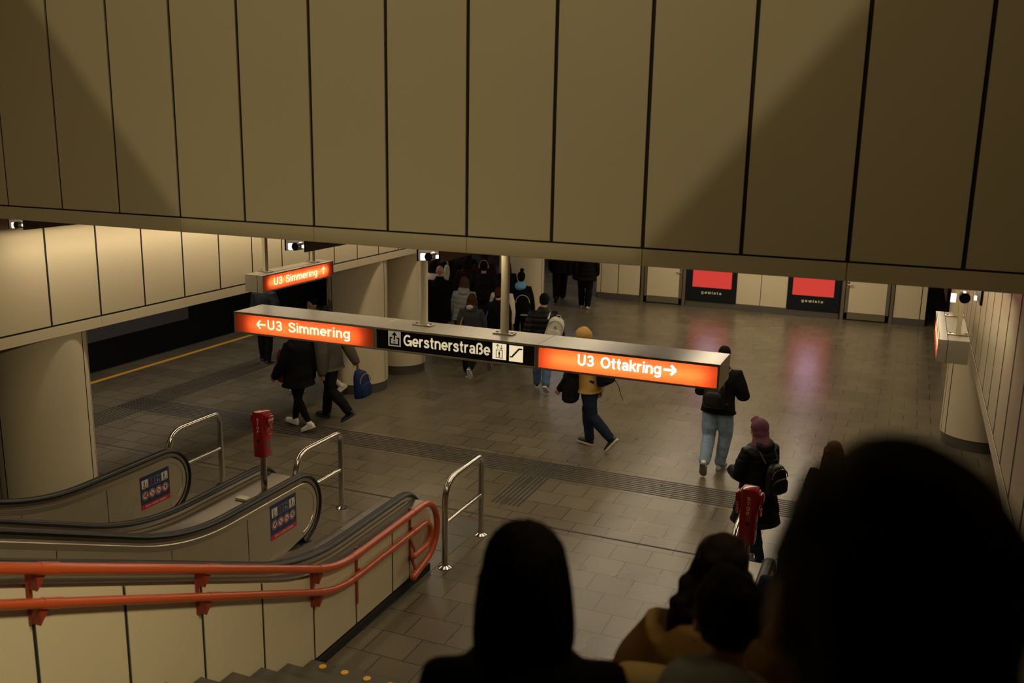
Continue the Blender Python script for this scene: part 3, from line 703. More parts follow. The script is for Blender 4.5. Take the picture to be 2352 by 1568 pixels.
def sticker(t, X, y0, y1, z0, z1):
    W = y1-y0; H = z1-z0; u = (0, 1, 0); v = (0, 0, 1); o = (X, y0, z0)
    s = B(); s.box(X-0.0005, X+0.001, y0, y1, z0, z1); sk = s.build('instruction_sticker', NAVY, t)
    F = Flat(o, u, v, 0.0015); F.rect(0, W, 0, H*0.145); F.build('red_band', STRED, t)
    text('Bitte rechts stehen', STWHITE, t, (X, y0+W*0.5, z0+H*0.045), u, v, width=W*0.72, height=H*0.065, depth=0.002, anchor='c')
    F = Flat(o, u, v, 0.0015); c = [W*(0.155+0.228*k) for k in range(4)]
    for k in (0, 3): F.rect(c[k]-W*0.105, c[k]+W*0.105, H*0.63, H*0.885)
    for k in range(4): F.disc(c[k], H*0.405, W*0.098, 28)
    F.build('pictogram_field', STWHITE, t)
    F = Flat(o, u, v, 0.0015)
    for k in (1, 2):
        a0, a1, b0, b1 = c[k]-W*0.10, c[k]+W*0.10, H*0.64, H*0.875
        F.line(a0, b0, a1, b0, 0.003).line(a0, b1, a1, b1, 0.003).line(a0, b0, a0, b1, 0.003).line(a1, b0, a1, b1, 0.003)
    for k in range(4): F.ring(c[k], H*0.405, W*0.108, W*0.118)
    F.disc(c[2]-W*0.02, H*0.765, W*0.014).rect(c[2]-W*0.035, c[2]-W*0.005, H*0.68, H*0.75).disc(c[2]+W*0.035, H*0.74, W*0.012).rect(c[2]+W*0.025, c[2]+W*0.048, H*0.67, H*0.72)
    arrow(F, c[2]-W*0.02, H*0.865, H*0.05, W*0.022, 0.004, (0, 1)); arrow(F, c[2]+W*0.035, H*0.80, H*0.05, W*0.022, 0.004, (0, -1))
    F.build('light_outline', STLINE, t)
    F = Flat(o, u, v, 0.0022)
    for k in range(4):
        F.ring(c[k], H*0.405, W*0.078, W*0.096); F.line(c[k]-W*0.06, H*0.405+W*0.06, c[k]+W*0.06, H*0.405-W*0.06, W*0.020)
    F.poly([(c[1]-W*0.03, H*0.83), (c[1]+W*0.03, H*0.83), (c[1]+W*0.012, H*0.77), (c[1]-W*0.012, H*0.77)]).ring(c[1], H*0.715, W*0.018, W*0.028)
    F.build('red_ring', STRED, t)
    F = Flat(o, u, v, 0.0018)
    for k in (0, 3):
        a = c[k]-W*0.02; F.disc(a, H*0.845, W*0.016).rect(a-W*0.018, a+W*0.018, H*0.75, H*0.825).line(a-W*0.012, H*0.75, a-W*0.035, H*0.66, W*0.016).line(a+W*0.008, H*0.75, a+W*0.012, H*0.66, W*0.016)
        F.line(a-W*0.045, H*0.655, a+W*0.085, H*0.655, W*0.016).line(a+W*0.08, H*0.655, a+W*0.08, H*0.76, W*0.016)
    F.disc(c[0]+W*0.01, H*0.42, W*0.03).disc(c[0]+W*0.035, H*0.45, W*0.02).disc(c[0]-W*0.03, H*0.385, W*0.02)
    F.line(c[1]-W*0.04, H*0.375, c[1]+W*0.03, H*0.375, W*0.012).line(c[1]+W*0.03, H*0.375, c[1]+W*0.015, H*0.455, W*0.010)
    F.ring(c[2]-W*0.035, H*0.385, W*0.018, W*0.026, 14).ring(c[2]+W*0.035, H*0.385, W*0.018, W*0.026, 14).line(c[2]-W*0.03, H*0.39, c[2]+W*0.02, H*0.43, W*0.008)
    F.disc(c[3]+W*0.01, H*0.43, W*0.032).line(c[3]-W*0.04, H*0.375, c[3]+W*0.04, H*0.375, W*0.014)
    F.build('black_figure', STBLK, t)
XE = dict(L1=-7.63, L2=-6.34, L3=-5.80, L4=-4.53, R1=-0.86, R2=0.46)
e1 = thing('escalator', 'leftmost escalator beside the big cream column, steel sides and black handrails', 'escalator', (-6.99, 8.2, 0), 'escalators rising towards the camera')
balustrade(e1, XE['L1'], 1); balustrade(e1, XE['L2'], -1); steps(e1, XE['L1']+0.09, XE['L2']-0.09); landing(e1, XE['L1']+0.05, XE['L2']-0.05, 6.95, 8.75)
deck(e1, XE['L1']-0.26, XE['L1']-0.03)
sticker(e1, XE['L1']+0.034, 7.62, 8.07, 0.34, 0.725)
e2 = thing('escalator', 'escalator next to the orange handrail wall, sharing its deck with a red stop post', 'escalator', (-5.16, 8.2, 0), 'escalators rising towards the camera')
balustrade(e2, XE['L3'], 1); balustrade(e2, XE['L4'], -1); steps(e2, XE['L3']+0.09, XE['L4']-0.09); landing(e2, XE['L3']+0.03, -4.31, 6.95, 9.66)
deck(e2, XE['L2']+0.052, XE['L3']-0.052); deck(e2, XE['L4']+0.032, -4.36, 0.80)
sticker(e2, XE['L3']+0.034, 7.51, 7.955, 0.375, 0.76)
e3 = thing('escalator', 'escalator at the right wall carrying the people in the foreground', 'escalator', (-0.2, 8.2, 0), 'escalators rising towards the camera')
balustrade(e3, XE['R1'], 1); balustrade(e3, XE['R2'], -1); steps(e3, XE['R1']+0.09, XE['R2']-0.09, yb=-1.6); landing(e3, XE['R1']+0.03, XE['R2']-0.03, 6.95, 9.2)
deck(e3, XE['R1']-0.34, XE['R1']-0.032); deck(e3, XE['R2']+0.032, XE['R2']+0.23)

# wall beside the stairs (cladding panels of the escalator side) with its orange rails
def stair_wall(name, X, s):
    """cladding plane at X facing s"""
    p = B(); g = 0.013
    ys = [8.30, 7.88, 7.54, 6.872, 6.205, 5.53, 4.86, 4.17, 3.50, 2.83, 2.16, 1.49, 0.82]
    def zb(y): return 0.10 if y > 6.15 else 0.10+SL*(6.15-y)-0.35
    for i in range(len(ys)-1):
        a, b = ys[i], ys[i+1]
        yy = [a-g]+[y for y in YS if b+g < y < a-g]+[b+g]
        top = smooth_profile(0.775, ys=yy); bot = [(y, max(0.085, zb(y))) for y in yy][::-1]
        if i == 0:
            top = [(8.35, 0.50), (8.33, 0.62), (8.27, 0.71)]+top[1:]; bot = bot[:-1]+[(8.18, 0.12), (8.30, 0.28)]
        xs = sorted((X, X-s*0.02)); p.prism(top+bot, 'x', xs[0], xs[1])
    o = struct(p.build(name, mat('stair_wall_panel', (0.60, 0.52, 0.35), rough=0.42, spec=0.35, var=0.03, vscale=1.5)))
    core = [(8.24, 0.0), (8.24, 0.6)]+smooth_profile(0.765, ys=[y for y in YS if y < 8.1])+[(0.4, 0.0)]
    xs = sorted((X-s*0.008, X-s*0.09)); struct(B().prism(core, 'x', xs[0], xs[1]).build(name+'_core', SEAM, o))
    xs = sorted((X, X+s*0.02)); struct(B().box(xs[0], xs[1], 6.0, 8.3, 0.0, 0.08).build(name+'_skirting', SEAM, o))
    return o
stair_wall('wall_stair_left', -4.35, 1)
stair_wall('wall_stair_right', -1.22, -1)
def handrail(X, s, label):
    t = thing('stair_handrail', label, 'handrail', (X, 6.2, 0.0), 'orange double handrails of the stairs')
    top = [(y, z) for y, z in smooth_profile(0.862, y0=6.42, ys=[0.4, 2, 3.5, 4.8, 5.8]+[5.9+0.1*i for i in range(11)]+[7.3], blend=0.32)]
    path = [Vector((X, y, z)) for y, z in top]+[Vector((X, *q)) for q in arc(7.98, 0.545, 0.317, 90, -80, 16)]+[Vector((X, 7.78, 0.172))]
    B().tube(path, 0.034, 16).build('upper_rail', ORANGE, t, True)
    B().ell((X, 7.78, 0.172), (0.036, 0.036, 0.036)).build('rail_end', ORANGE, t, True)
    low = [(y, z) for y, z in smooth_profile(0.652, y0=6.42, ys=[0.4, 2, 3.5, 4.8, 5.8]+[5.9+0.1*i for i in range(11)]+[7.3], blend=0.32)]
    path = [Vector((X, y, z)) for y, z in low]+[Vector((X, *q)) for q in arc(8.02, 0.522, 0.13, 90, -80, 12)]+[Vector((X, 7.79, 0.392))]
    B().tube(path, 0.030, 16).build('lower_rail', ORANGE, t, True)
    B().ell((X, 7.79, 0.392), (0.032, 0.032, 0.032)).build('rail_end', ORANGE, t, True)
    for y in (2.2, 3.48, 4.81, 6.14, 6.66, 7.78):
        for off, r in ((0.862, 0.0375), (0.652, 0.0335)):
            a = smooth_profile(off, y0=6.42, ys=[y], blend=0.32)[0]; b2 = smooth_profile(off, y0=6.42, ys=[y+0.13], blend=0.32)[0]
            B().cyl((X, a[0], a[1]), (X, b2[0], b2[1]), r, 18).build('sleeve', ORANGE, t, True)
    for y in (2.2, 3.48, 4.81, 6.17):
        z1 = smooth_profile(0.862, y0=6.42, ys=[y], blend=0.32)[0][1]-0.02; z2 = smooth_profile(0.652, y0=6.42, ys=[y], blend=0.32)[0][1]-0.02
        b = B(); w = 0.006
        for zz in (z1, z2): b.prism([(X-s*0.085, zz-0.12), (X-s*0.085, zz-0.02), (X+s*0.01, zz-0.0), (X-s*0.02, zz-0.02)], 'y', y-w, y+w); b.prism([(y+0.075, zz-0.025), (y+0.0, zz-0.015), (y-0.005, zz-0.12)], 'x', X-s*0.082, X-s*0.012)
        xs = sorted((X-s*0.098, X-s*0.08)); b.box(xs[0], xs[1], y-0.011, y+0.011, z2-0.13, z1)
        b.build('bracket', ORANGE_SHADE, t)
    for y in (6.872, 7.88):
        b = B(); xs = sorted((X-s*0.098, X-s*0.085)); b.box(xs[0], xs[1], y-0.015, y+0.015, 0.30, 0.86)
        b.box(min(X, X-s*0.09), max(X, X-s*0.09), y-0.012, y+0.012, 0.632, 0.652)
        if y > 7.5:
            b.cyl((X-s*0.085, y, 0.52), (X, y-0.03, 0.385), 0.016, 10); b.cyl((X-s*0.085, y, 0.34), (X, y-0.03, 0.19), 0.016, 10)
        b.build('bracket', ORANGE_SHADE, t)
handrail(-4.25, 1, 'orange double handrail along the panelled stair wall, looping back at its foot')
handrail(-1.32, -1, 'orange handrail on the far side of the stairs, hidden behind the heads')

# stairs between the two walls
STAIR = mat('stair_stone', (0.085, 0.073, 0.056), rough=0.6, var=0.3, vscale=90)
st = thing('staircase', 'grey stone staircase in the lower left foreground, yellow dots along its lowest edge', 'stairs', (-2.85, 6.12, 0))
b = B()
for k in range(22):
    y = 6.12-0.335*k; b.box(-4.325, -1.245, y-0.335-0.02, y, 0.15*k, 0.15*(k+1))
b.build('treads', STAIR, st)
for k in range(14):
    x = -4.18+0.215*k; B().add([(x+0.032*math.cos(2*PI*i/16), 6.065+0.032*math.sin(2*PI*i/16), 0.1525) for i in range(16)]+[(x+0.032*math.cos(2*PI*i/16), 6.065+0.032*math.sin(2*PI*i/16), 0.149) for i in range(16)], [tuple(range(16))]+[(i, (i+1) % 16, 16+(i+1) % 16, 16+i) for i in range(16)]).build('yellow_dot', YELLOW, st, label='round yellow marker')

# ------------------------------------------------------------------ stop posts and barriers
def stop_post(x, y, zb, label):
    t = thing('emergency_stop_post', label, 'stop post', (x, y, zb), 'red emergency stop posts of the escalators')
    B().cyl((x, y, zb), (x, y, 1.23), 0.033, 20).build('pole', STEEL, t, True)
    B().cyl((x, y, zb), (x, y, zb+0.012), 0.055, 20).build('base_flange', STEEL, t, True)
    z0, z1 = 1.21, 1.705; hx, hy = 0.070, 0.072
    b = B(); b.bbox(x-hx, x+hx, y-hy, y+hy, z0, z1, 0.022); box = b.build('box', RED, t, True)
    for s in (-1, 1):
        q = sorted((x+s*(hx-0.002), x+s*(hx+0.014))); b = B(); b.bbox(q[0], q[1], y-0.055, y+0.06, z1-0.19, z1-0.03, 0.006)
        q = sorted((x+s*(hx+0.01), x+s*(hx+0.045))); b.bbox(q[0], q[1], y-0.045, y+0.05, z1-0.13, z1-0.045, 0.010)
        b.build('switch_housing', RED, t, True)
        B().cyl((x+s*(hx+0.028), y, z1-0.17), (x+s*(hx+0.028), y, z1-0.13), 0.009, 10).build('switch_stem', STEEL, t, True)
        ring = [(x+s*(hx+0.028)+0.0, y+0.045*math.cos(2*PI*i/24), z1-0.205+0.036*math.sin(2*PI*i/24)) for i in range(24)]
        B().tube(ring, 0.006, 8, True).build('pull_ring', mat('ring_red', (0.55, 0.04, 0.02), rough=0.35), t, True)
        text('STOP', CREAM, t, (x+s*(hx+0.045), y, z1-0.095), (0, s, 0), (0, 0, 1), width=0.085, height=0.026, depth=0.001, anchor='c')
        B().cyl((x+s*(hx-0.001), y, z1-0.34), (x+s*(hx+0.003), y, z1-0.34), 0.036, 24).build('round_grille', mat('grille_grey', (0.10, 0.10, 0.085), rough=0.5), t, True)
        for yy, zz in ((-0.03, 0.27), (0.045, 0.245), (-0.03, 0.475), (0.05, 0.455)):
            B().cyl((x+s*(hx-0.001), y+yy, z1-zz), (x+s*(hx+0.003), y+yy, z1-zz), 0.006, 8).build('screw', STEEL, t)
    for i, ch in enumerate('STOP'):
        text(ch, CREAM, t, (x, y-hy, z1-0.095-i*0.043), (1, 0, 0), (0, 0, 1), height=0.031, depth=0.001, anchor='c')
    B().cyl((x+0.005, y-hy-0.012, z1-0.30), (x+0.005, y-hy+0.001, z1-0.30), 0.012, 12).build('key_lock', STBLK, t, True)
stop_post(-5.97, 7.70, 0.80, 'red box on a steel pole reading STOP between the two left escalators')
stop_post(-1.01, 7.70, 0.80, 'red STOP box on a steel pole before the woman in the pink headscarf')
lv = B(); lv.bbox(-6.13, -5.99, 7.42, 7.50, 0.80, 0.83, 0.006); lv.build('deck_wedge', mat('wedge_steel', (0.5, 0.44, 0.33), rough=0.4, metal=0.4), e2)
def hoop(x, label):
    y0, y1 = 8.416, 9.336
    t = thing('barrier_hoop', label, 'barrier', (x, (y0+y1)/2, 0), 'chrome barrier hoops at the escalator foot')
    path = fillet([(x, y0, 0.0), (x, y0, 0.97), (x, y1, 0.97), (x, y1, 0.0)], [0, 0.26, 0.12, 0], 8)
    B().tube(path, 0.034, 18).build('hoop_tube', STEEL, t, True)
    B().cyl((x, y0+0.02, 0.50), (x, y1-0.02, 0.50), 0.026, 16).build('cross_bar', STEEL, t, True)
    for y in (y0, y1): B().lathe([(0.036, 0.030), (0.05, 0.022), (0.072, 0.010), (0.075, 0.0), (0.0, 0.0)], (x, y, 0), 28).build('foot_flange', STEEL, t, True)
hoop(-4.216, 'chrome barrier hoop on the floor right of the orange handrail loop')
hoop(-6.09, 'chrome barrier hoop between the two left escalators')
hoop(-7.90, 'chrome barrier hoop behind the leftmost escalator, nearest the cream column')
hoop(-1.22, 'chrome barrier hoop hidden behind the right red stop post')

# ------------------------------------------------------------------ people
class G:
    """numpy-free collector of closed lofts that a voxel remesh later fuses into one skin"""
    def __init__(s): s.b = B()
    def loft(s, rings, n=20, e=2.0):
        secs = []
        for c, u, v, a, b_ in rings:
            q = []
            for i in range(n):
                t = 2*PI*i/n; ct, st = math.cos(t), math.sin(t)
                q.append(Vector(c)+u*(a*math.copysign(abs(ct)**(2/e), ct))+v*(b_*math.copysign(abs(st)**(2/e), st)))
            secs.append(q)
        s.b.strip(secs); return s
    def limb(s, pts, rads, n=14):
        pts = [Vector(p) for p in pts]
        t0 = (pts[0]-pts[1]).normalized(); t1 = (pts[-1]-pts[-2]).normalized()
        P = [pts[0]+t0*rads[0]*k for k in (0.92, 0.7, 0.4)]; Q = [rads[0]*k for k in (0.38, 0.71, 0.92)]
        P += pts; Q += list(rads)
        P += [pts[-1]+t1*rads[-1]*k for k in (0.4, 0.7, 0.92)]; Q += [rads[-1]*k for k in (0.92, 0.71, 0.38)]
        s.b.tube(P, Q, n); return s
    def ell(s, c, r, M=None): s.b.ell(c, r, M); return s
JOBS = []
def skin(g, name, m, parent, voxel=0.009, smooth=4, post=None, label=None):
    me = bpy.data.meshes.new(name); me.from_pydata(g.b.v, [], g.b.f)
    bm = bmesh.new(); bm.from_mesh(me); bmesh.ops.recalc_face_normals(bm, faces=bm.faces[:]); bm.to_mesh(me); bm.free()
    o = bpy.data.objects.new(name, me); COL.objects.link(o); o.parent = parent
    r_ = o.modifiers.new('r', 'REMESH'); r_.mode = 'VOXEL'; r_.voxel_size = voxel; r_.use_smooth_shade = True
    if smooth: q = o.modifiers.new('s', 'SMOOTH'); q.iterations = smooth; q.factor = 0.5
    if label: o['label'] = label
    JOBS.append((o, m, post)); return o
def finish_jobs():
    dg = bpy.context.evaluated_depsgraph_get(); dg.update()
    news = [bpy.data.meshes.new_from_object(o.evaluated_get(dg)) for o, m, p in JOBS]
    for (o, m, post), me in zip(JOBS, news):
        nm = o.data.name; o.modifiers.clear(); old = o.data; o.data = me; bpy.data.meshes.remove(old); me.name = nm
        me.materials.clear(); me.materials.append(m)
        if post and len(me.vertices):
            n = len(me.vertices); co = np.zeros(n*3); no = np.zeros(n*3)
            me.vertices.foreach_get('co', co); me.vertices.foreach_get('normal', no)
            co = co.reshape(-1, 3); no = no.reshape(-1, 3)
            co = co+no*post(co)[:, None]; me.vertices.foreach_set('co', co.ravel())
        me.polygons.foreach_set('use_smooth', [True]*len(me.polygons)); me.update()
    JOBS.clear()
def folds(amp=0.005, freq=22, zs=1.0, seed=0):
    rg = np.random.RandomState(seed+11)
    K = rg.normal(size=(8, 3)); K /= np.linalg.norm(K, axis=1)[:, None]; K[:, 2] *= zs; K *= freq*rg.uniform(0.5, 1.6, (8, 1)); ph = rg.uniform(0, 6.28, 8)
    return lambda co: amp*(np.sin(co @ K.T+ph).sum(1)/3.0)
def quilt(amp=0.010, period=0.085, seed=0):
    f = folds(0.003, 30, 1.0, seed); g_ = folds(0.018, 6, 0.6, seed+1)
    return lambda co: amp*(np.abs(np.sin((co[:, 2]+g_(co))*PI/period))**0.55-0.6)+f(co)
def strands(amp=0.004, k=46, seed=0):
    f = folds(0.5, 8, 0.5, seed)
    return lambda co: amp*np.sin(np.arctan2(co[:, 1]-np.mean(co[:, 1]), co[:, 0]-np.mean(co[:, 0]))*k*0.5+f(co)*3+co[:, 2]*4)+folds(0.002, 40, 0.4, seed)(co)
def curls(amp=0.010, freq=75, seed=0): 
    a, b_ = folds(amp, freq, 1.0, seed), folds(amp*0.7, freq*0.5, 1.0, seed+3)
    return lambda co: a(co)+b_(co)

SKIN = mat('skin', (0.42, 0.24, 0.155), rough=0.5, sss=0.08, bump=0.05, bscale=300)
SKIN2 = mat('skin_tan', (0.33, 0.17, 0.10), rough=0.5, sss=0.08)
def hairm(name, c, rough=0.62): return mat(name, c, rough=rough, spec=0.06, bump=0.5, bscale=240, stretch=(1, 1, 0.12))
H_BLACK = hairm('hair_black', (0.0035, 0.0028, 0.0025)); H_DARK = hairm('hair_dark_brown', (0.0075, 0.0045, 0.0033)); H_BROWN = hairm('hair_brown', (0.05, 0.026, 0.013)); H_LIGHT = hairm('hair_light_brown', (0.06, 0.033, 0.016)); H_RED = hairm('hair_auburn', (0.040, 0.017, 0.009))
def cloth(name, c, rough=0.85, var=0.15, bump=0.25): return mat(name, c, rough=rough, spec=0.10, bump=bump, bscale=420, var=var, vscale=14, sheen=0.0)
C_BLACK = cloth('cloth_black', (0.0042, 0.0040, 0.0042)); C_BLACK2 = cloth('cloth_soft_black', (0.0075, 0.007, 0.007)); C_NYLON = mat('nylon_black', (0.0045, 0.0045, 0.005), rough=0.5, spec=0.16, bump=0.15, bscale=90)
C_DENIM = cloth('denim_light', (0.22, 0.30, 0.40), var=0.45); C_DENIM2 = cloth('denim_blue', (0.06, 0.10, 0.17), var=0.35); C_NAVY = cloth('denim_dark_navy', (0.012, 0.018, 0.034), var=0.3)
C_GREYBR = cloth('wool_grey_brown', (0.085, 0.072, 0.056)); C_MUSTARD = cloth('cotton_mustard', (0.36, 0.22, 0.06)); C_TAN = cloth('wool_mustard_brown', (0.15, 0.080, 0.022)); C_BEIGE = cloth('cotton_beige', (0.20, 0.135, 0.045))
C_GREY = cloth('fleece_grey', (0.24, 0.228, 0.205)); C_SILVER = mat('nylon_light_grey', (0.20, 0.20, 0.185), rough=0.5, spec=0.3, bump=0.12, bscale=90); C_WHITE = cloth('cloth_offwhite', (0.55, 0.50, 0.42)); C_HOODGREY = cloth('sweat_charcoal', (0.030, 0.031, 0.032)); C_CREAMLIN = cloth('lining_pinkish_grey', (0.36, 0.30, 0.25))
C_SKY = cloth('cotton_sky_blue', (0.17, 0.38, 0.66)); C_ROSE = mat('scarf_rose', (0.155, 0.062, 0.085), rough=0.8, spec=0.1, bump=0.2, bscale=200, var=0.85, vscale=70); C_MAROON = cloth('cloth_maroon', (0.020, 0.005, 0.006)); C_RED = cloth('nylon_red', (0.16, 0.012, 0.022), rough=0.6); C_BROWNV = cloth('quilted_brown', (0.05, 0.03, 0.018))
C_BLUEPACK = cloth('nylon_blue', (0.012, 0.024, 0.085), rough=0.6); C_PACKWHITE = cloth('canvas_cream', (0.46, 0.42, 0.33)); LEATHER = mat('leather_black', (0.007, 0.007, 0.007), rough=0.38, spec=0.3, bump=0.1, bscale=120); TANLEATHER = mat('leather_tan', (0.32, 0.16, 0.06), rough=0.5)
SHOE_W = mat('shoe_white', (0.60, 0.56, 0.48), rough=0.55); SHOE_B = mat('shoe_black', (0.012, 0.012, 0.012), rough=0.5); SOLE_W = mat('sole_white', (0.52, 0.48, 0.40), rough=0.7); SOLE_G = mat('sole_dark', (0.03, 0.03, 0.03), rough=0.8); SOLE_T = mat('sole_grey', (0.20, 0.17, 0.14), rough=0.8); SHOE_CREAM = mat('boot_cream', (0.55, 0.49, 0.38), rough=0.5)
EYEW = mat('eye_white', (0.6, 0.55, 0.5), rough=0.25); EYED = mat('eye_dark', (0.015, 0.01, 0.008), rough=0.2); LIP = mat('lip', (0.25, 0.07, 0.06), rough=0.45)
V = Vector
WALK = dict(hipL=24, kneeL=6, footL=8, hipR=-16, kneeR=28, footR=-38, shL=-16, shR=18, elL=14, elR=20)
WALK2 = dict(hipR=24, kneeR=6, footR=8, hipL=-16, kneeL=28, footL=-38, shR=-16, shL=18, elR=14, elL=20)
STAND = dict(hipL=2, hipR=-2, kneeL=4, kneeR=2)
def person(label, loc, heading, h=1.7, pose=STAND, female=False, top=None, bottom=None, shoe=None, hair=None, skinm=SKIN, group=None, voxel=0.009, face=False, girth=1.0, seed=0, cut_legs=False, hat=None, hands=True):
    S = h/1.75; p = dict(lean=2, abL=9, abR=9, shL=4, shR=-2, elL=12, elR=12, hipL=0, hipR=0, kneeL=3, kneeR=3, footL=0, footR=0, yaw=0, nod=6, tilt=0, spread=0.0, inL=0, inR=0)
    p.update(pose)
    X, Y, Z = V((1, 0, 0)), V((0, 1, 0)), V((0, 0, 1))
    root = thing('person', label, 'person', loc, group)
    root.rotation_euler = (0, 0, R(heading)); LOCAL.add(root.name)
    la = R(p['lean']); up = V((0, math.sin(la), math.cos(la))); fw = V((0, math.cos(la), -math.sin(la)))
    hw = 0.088*S; sw = (0.165 if female else 0.195)*S*math.sqrt(girth)
    legs = {}
    for k, sx in (('L', -1), ('R', 1)):
        a = R(p['hip'+k]); kn = R(p['knee'+k]); f = R(p['foot'+k])
        H = V((sx*hw, 0, -0.02*S)); d1 = V((sx*0.03, math.sin(a), -math.cos(a))); K = H+d1*0.425*S
        d2 = V((-sx*0.03+sx*p['spread'], math.sin(a-kn), -math.cos(a-kn))); A = K+d2*0.405*S
        fd = V((sx*0.10, math.cos(f), math.sin(f))).normalized(); fu = V((0, -math.sin(f), math.cos(f)))
        legs[k] = (H, K, A, fd, fu)
    low = min(min((A-fu*0.088*S-fd*0.06*S).z, (A-fu*0.088*S+fd*0.19*S).z) for H, K, A, fd, fu in legs.values())
    pz = -low; off = V((0, 0, pz))
    legs = {k: (H+off, K+off, A+off, fd, fu) for k, (H, K, A, fd, fu) in legs.items()}
    P = lambda u_, dx=0, dy=0: off+up*(u_*S)+X*(dx*S)+fw*(dy*S)
    # head frame
    yw = Matrix.Rotation(R(p['yaw']), 3, 'Z') @ Matrix.Rotation(R(p['tilt']), 3, 'Y') @ Matrix.Rotation(R(-p['nod']), 3, 'X')
    neck = P(0.565, 0, 0.012); HC = neck+yw @ V((0, 0.014*S, 0.115*S)); hd = lambda x, y, z: HC+yw @ (V((x, y, z))*S)
    # ---- body: one continuous skin
    g = G(); gm = math.sqrt(girth)
    fm = 0.92 if female else 1.0
    tors = [(-0.10, 0.150, 0.105), (-0.04, 0.172, 0.118), (0.04, 0.162, 0.112), (0.13, 0.138 if not female else 0.122, 0.100), (0.24, 0.152*fm, 0.112), (0.35, 0.168*fm, 0.116), (0.43, 0.150*fm, 0.098), (0.485, 0.092, 0.072), (0.515, 0.060, 0.058)]
    g.loft([(P(u_), X, fw, a*S*gm, b_*S*gm) for u_, a, b_ in tors], 24)
    g.limb([P(0.49), neck, hd(0, -0.01, -0.02)], [0.058*S*fm, 0.053*S*fm, 0.052*S*fm])
    g.ell(hd(0, -0.006, 0.022), (0.076*S, 0.096*S, 0.094*S), yw); g.ell(hd(0, 0.028, -0.045), (0.056*S, 0.064*S, 0.068*S), yw)
    g.ell(hd(0, 0.062, -0.092), (0.028*S, 0.026*S, 0.022*S), yw); g.limb([hd(0, 0.088, 0.012), hd(0, 0.106, -0.028)], [0.009*S, 0.014*S], 8)
    for sx in (-1, 1): g.ell(hd(sx*0.077, -0.004, -0.012), (0.010*S, 0.021*S, 0.032*S), yw); g.ell(hd(sx*0.034, 0.070, -0.028), (0.022*S, 0.018*S, 0.02*S), yw)
    arms = {}
    for k, sx in (('L', -1), ('R', 1)):
        sh = P(0.425, 0, 0)+X*(sx*sw); a = R(p['sh'+k]); ab = R(p['ab'+k]); el = R(p['el'+k]); inn = R(p['in'+k])
        d1 = V((sx*math.sin(ab), math.sin(a)*math.cos(ab), -math.cos(a)*math.cos(ab))).normalized()
        E = sh+d1*0.295*S
        d2 = V((sx*math.sin(ab*0.4-inn), math.sin(a+el), -math.cos(a+el))).normalized(); W = E+d2*0.255*S
        arms[k] = (sh, E, W, d2)
        g.limb([P(0.41, sx*0.09), sh, sh+(E-sh)*0.5, E, E+(W-E)*0.35, W], [0.062*S, 0.056*S*gm, 0.047*S*gm, 0.041*S, 0.042*S, 0.028*S])
        if hands:
            nrm = V((-sx, 0.25, 0)); nrm = (nrm-d2*nrm.dot(d2)).normalized(); sp = d2.cross(nrm).normalized()
            if sp.y < 0 and abs(d2.z) > 0.5: sp = -sp
            g.loft([(W+d2*t*S, sp, nrm, a_*S, b_*S) for t, a_, b_ in ((-0.01, 0.027, 0.022), (0.03, 0.038, 0.018), (0.075, 0.043, 0.016), (0.095, 0.036, 0.012))], 12)
            for q, L in ((-1.5, 0.060), (-0.5, 0.074), (0.5, 0.078), (1.5, 0.070)):
                b0 = W+d2*0.085*S+sp*(q*0.0215*S); cv = 0.55
                b1 = b0+(d2*math.cos(0.25)+nrm*math.sin(0.25))*L*0.5*S; b2 = b1+(d2*math.cos(0.25+cv)+nrm*math.sin(0.25+cv))*L*0.32*S; b3 = b2+(d2*math.cos(0.4+2*cv)+nrm*math.sin(0.4+2*cv))*L*0.24*S
                g.limb([b0, b1, b2, b3], [0.0095*S, 0.0088*S, 0.008*S, 0.0065*S], 8)
            t0 = W+d2*0.025*S+sp*0.03*S; t1 = t0+(d2*0.6+sp*0.7+nrm*0.3).normalized()*0.042*S; t2 = t1+(d2*0.9+sp*0.15+nrm*0.45).normalized()*0.035*S
            g.limb([t0, t1, t2], [0.014*S, 0.0105*S, 0.008*S], 8)
    for k in ('L', 'R'):
        H, K, A, fd, fu = legs[k]
        g.limb([H+Z*0.03*S, H+(K-H)*0.35, K, K+(A-K)*0.32, A], [0.092*S*gm, 0.084*S*gm, 0.056*S, 0.056*S, 0.036*S])
        g.loft([(A-fu*0.05*S+fd*t*S, X, fu, a_*S, b_*S) for t, a_, b_ in ((-0.055, 0.022, 0.028), (-0.03, 0.03, 0.035), (0.03, 0.033, 0.036), (0.09, 0.040, 0.026), (0.15, 0.038, 0.018), (0.185, 0.022, 0.012))], 14)
    skin(g, 'body', skinm, root, min(voxel, 0.0085) if hands else voxel, 3)
    if face:
        for sx in (-1, 1):
            B().ell(hd(sx*0.033, 0.079, 0.004), (0.0135*S, 0.008*S, 0.0075*S), yw).build('eye', EYEW, root, True); B().ell(hd(sx*0.033, 0.0855, 0.003), (0.006*S, 0.003*S, 0.0062*S), yw).build('iris', EYED, root.children[-1] if False else root, True)
            e_ = B(); e_.tube([hd(sx*0.014, 0.0905, 0.021), hd(sx*0.034, 0.0905, 0.027), hd(sx*0.054, 0.078, 0.022)], [0.003*S, 0.0042*S, 0.002*S], 8); e_.build('eyebrow', H_DARK, root, True)
        l_ = B(); l_.tube([hd(-0.024, 0.082, -0.064), hd(0, 0.0935, -0.062), hd(0.024, 0.082, -0.064)], [0.002*S, 0.0062*S, 0.002*S], 8); l_.build('lips', LIP, root, True)
    # ---- upper garment
    out = dict(root=root, P=P, up=up, fw=fw, S=S, hd=hd, yw=yw, arms=arms, legs=legs, sw=sw)
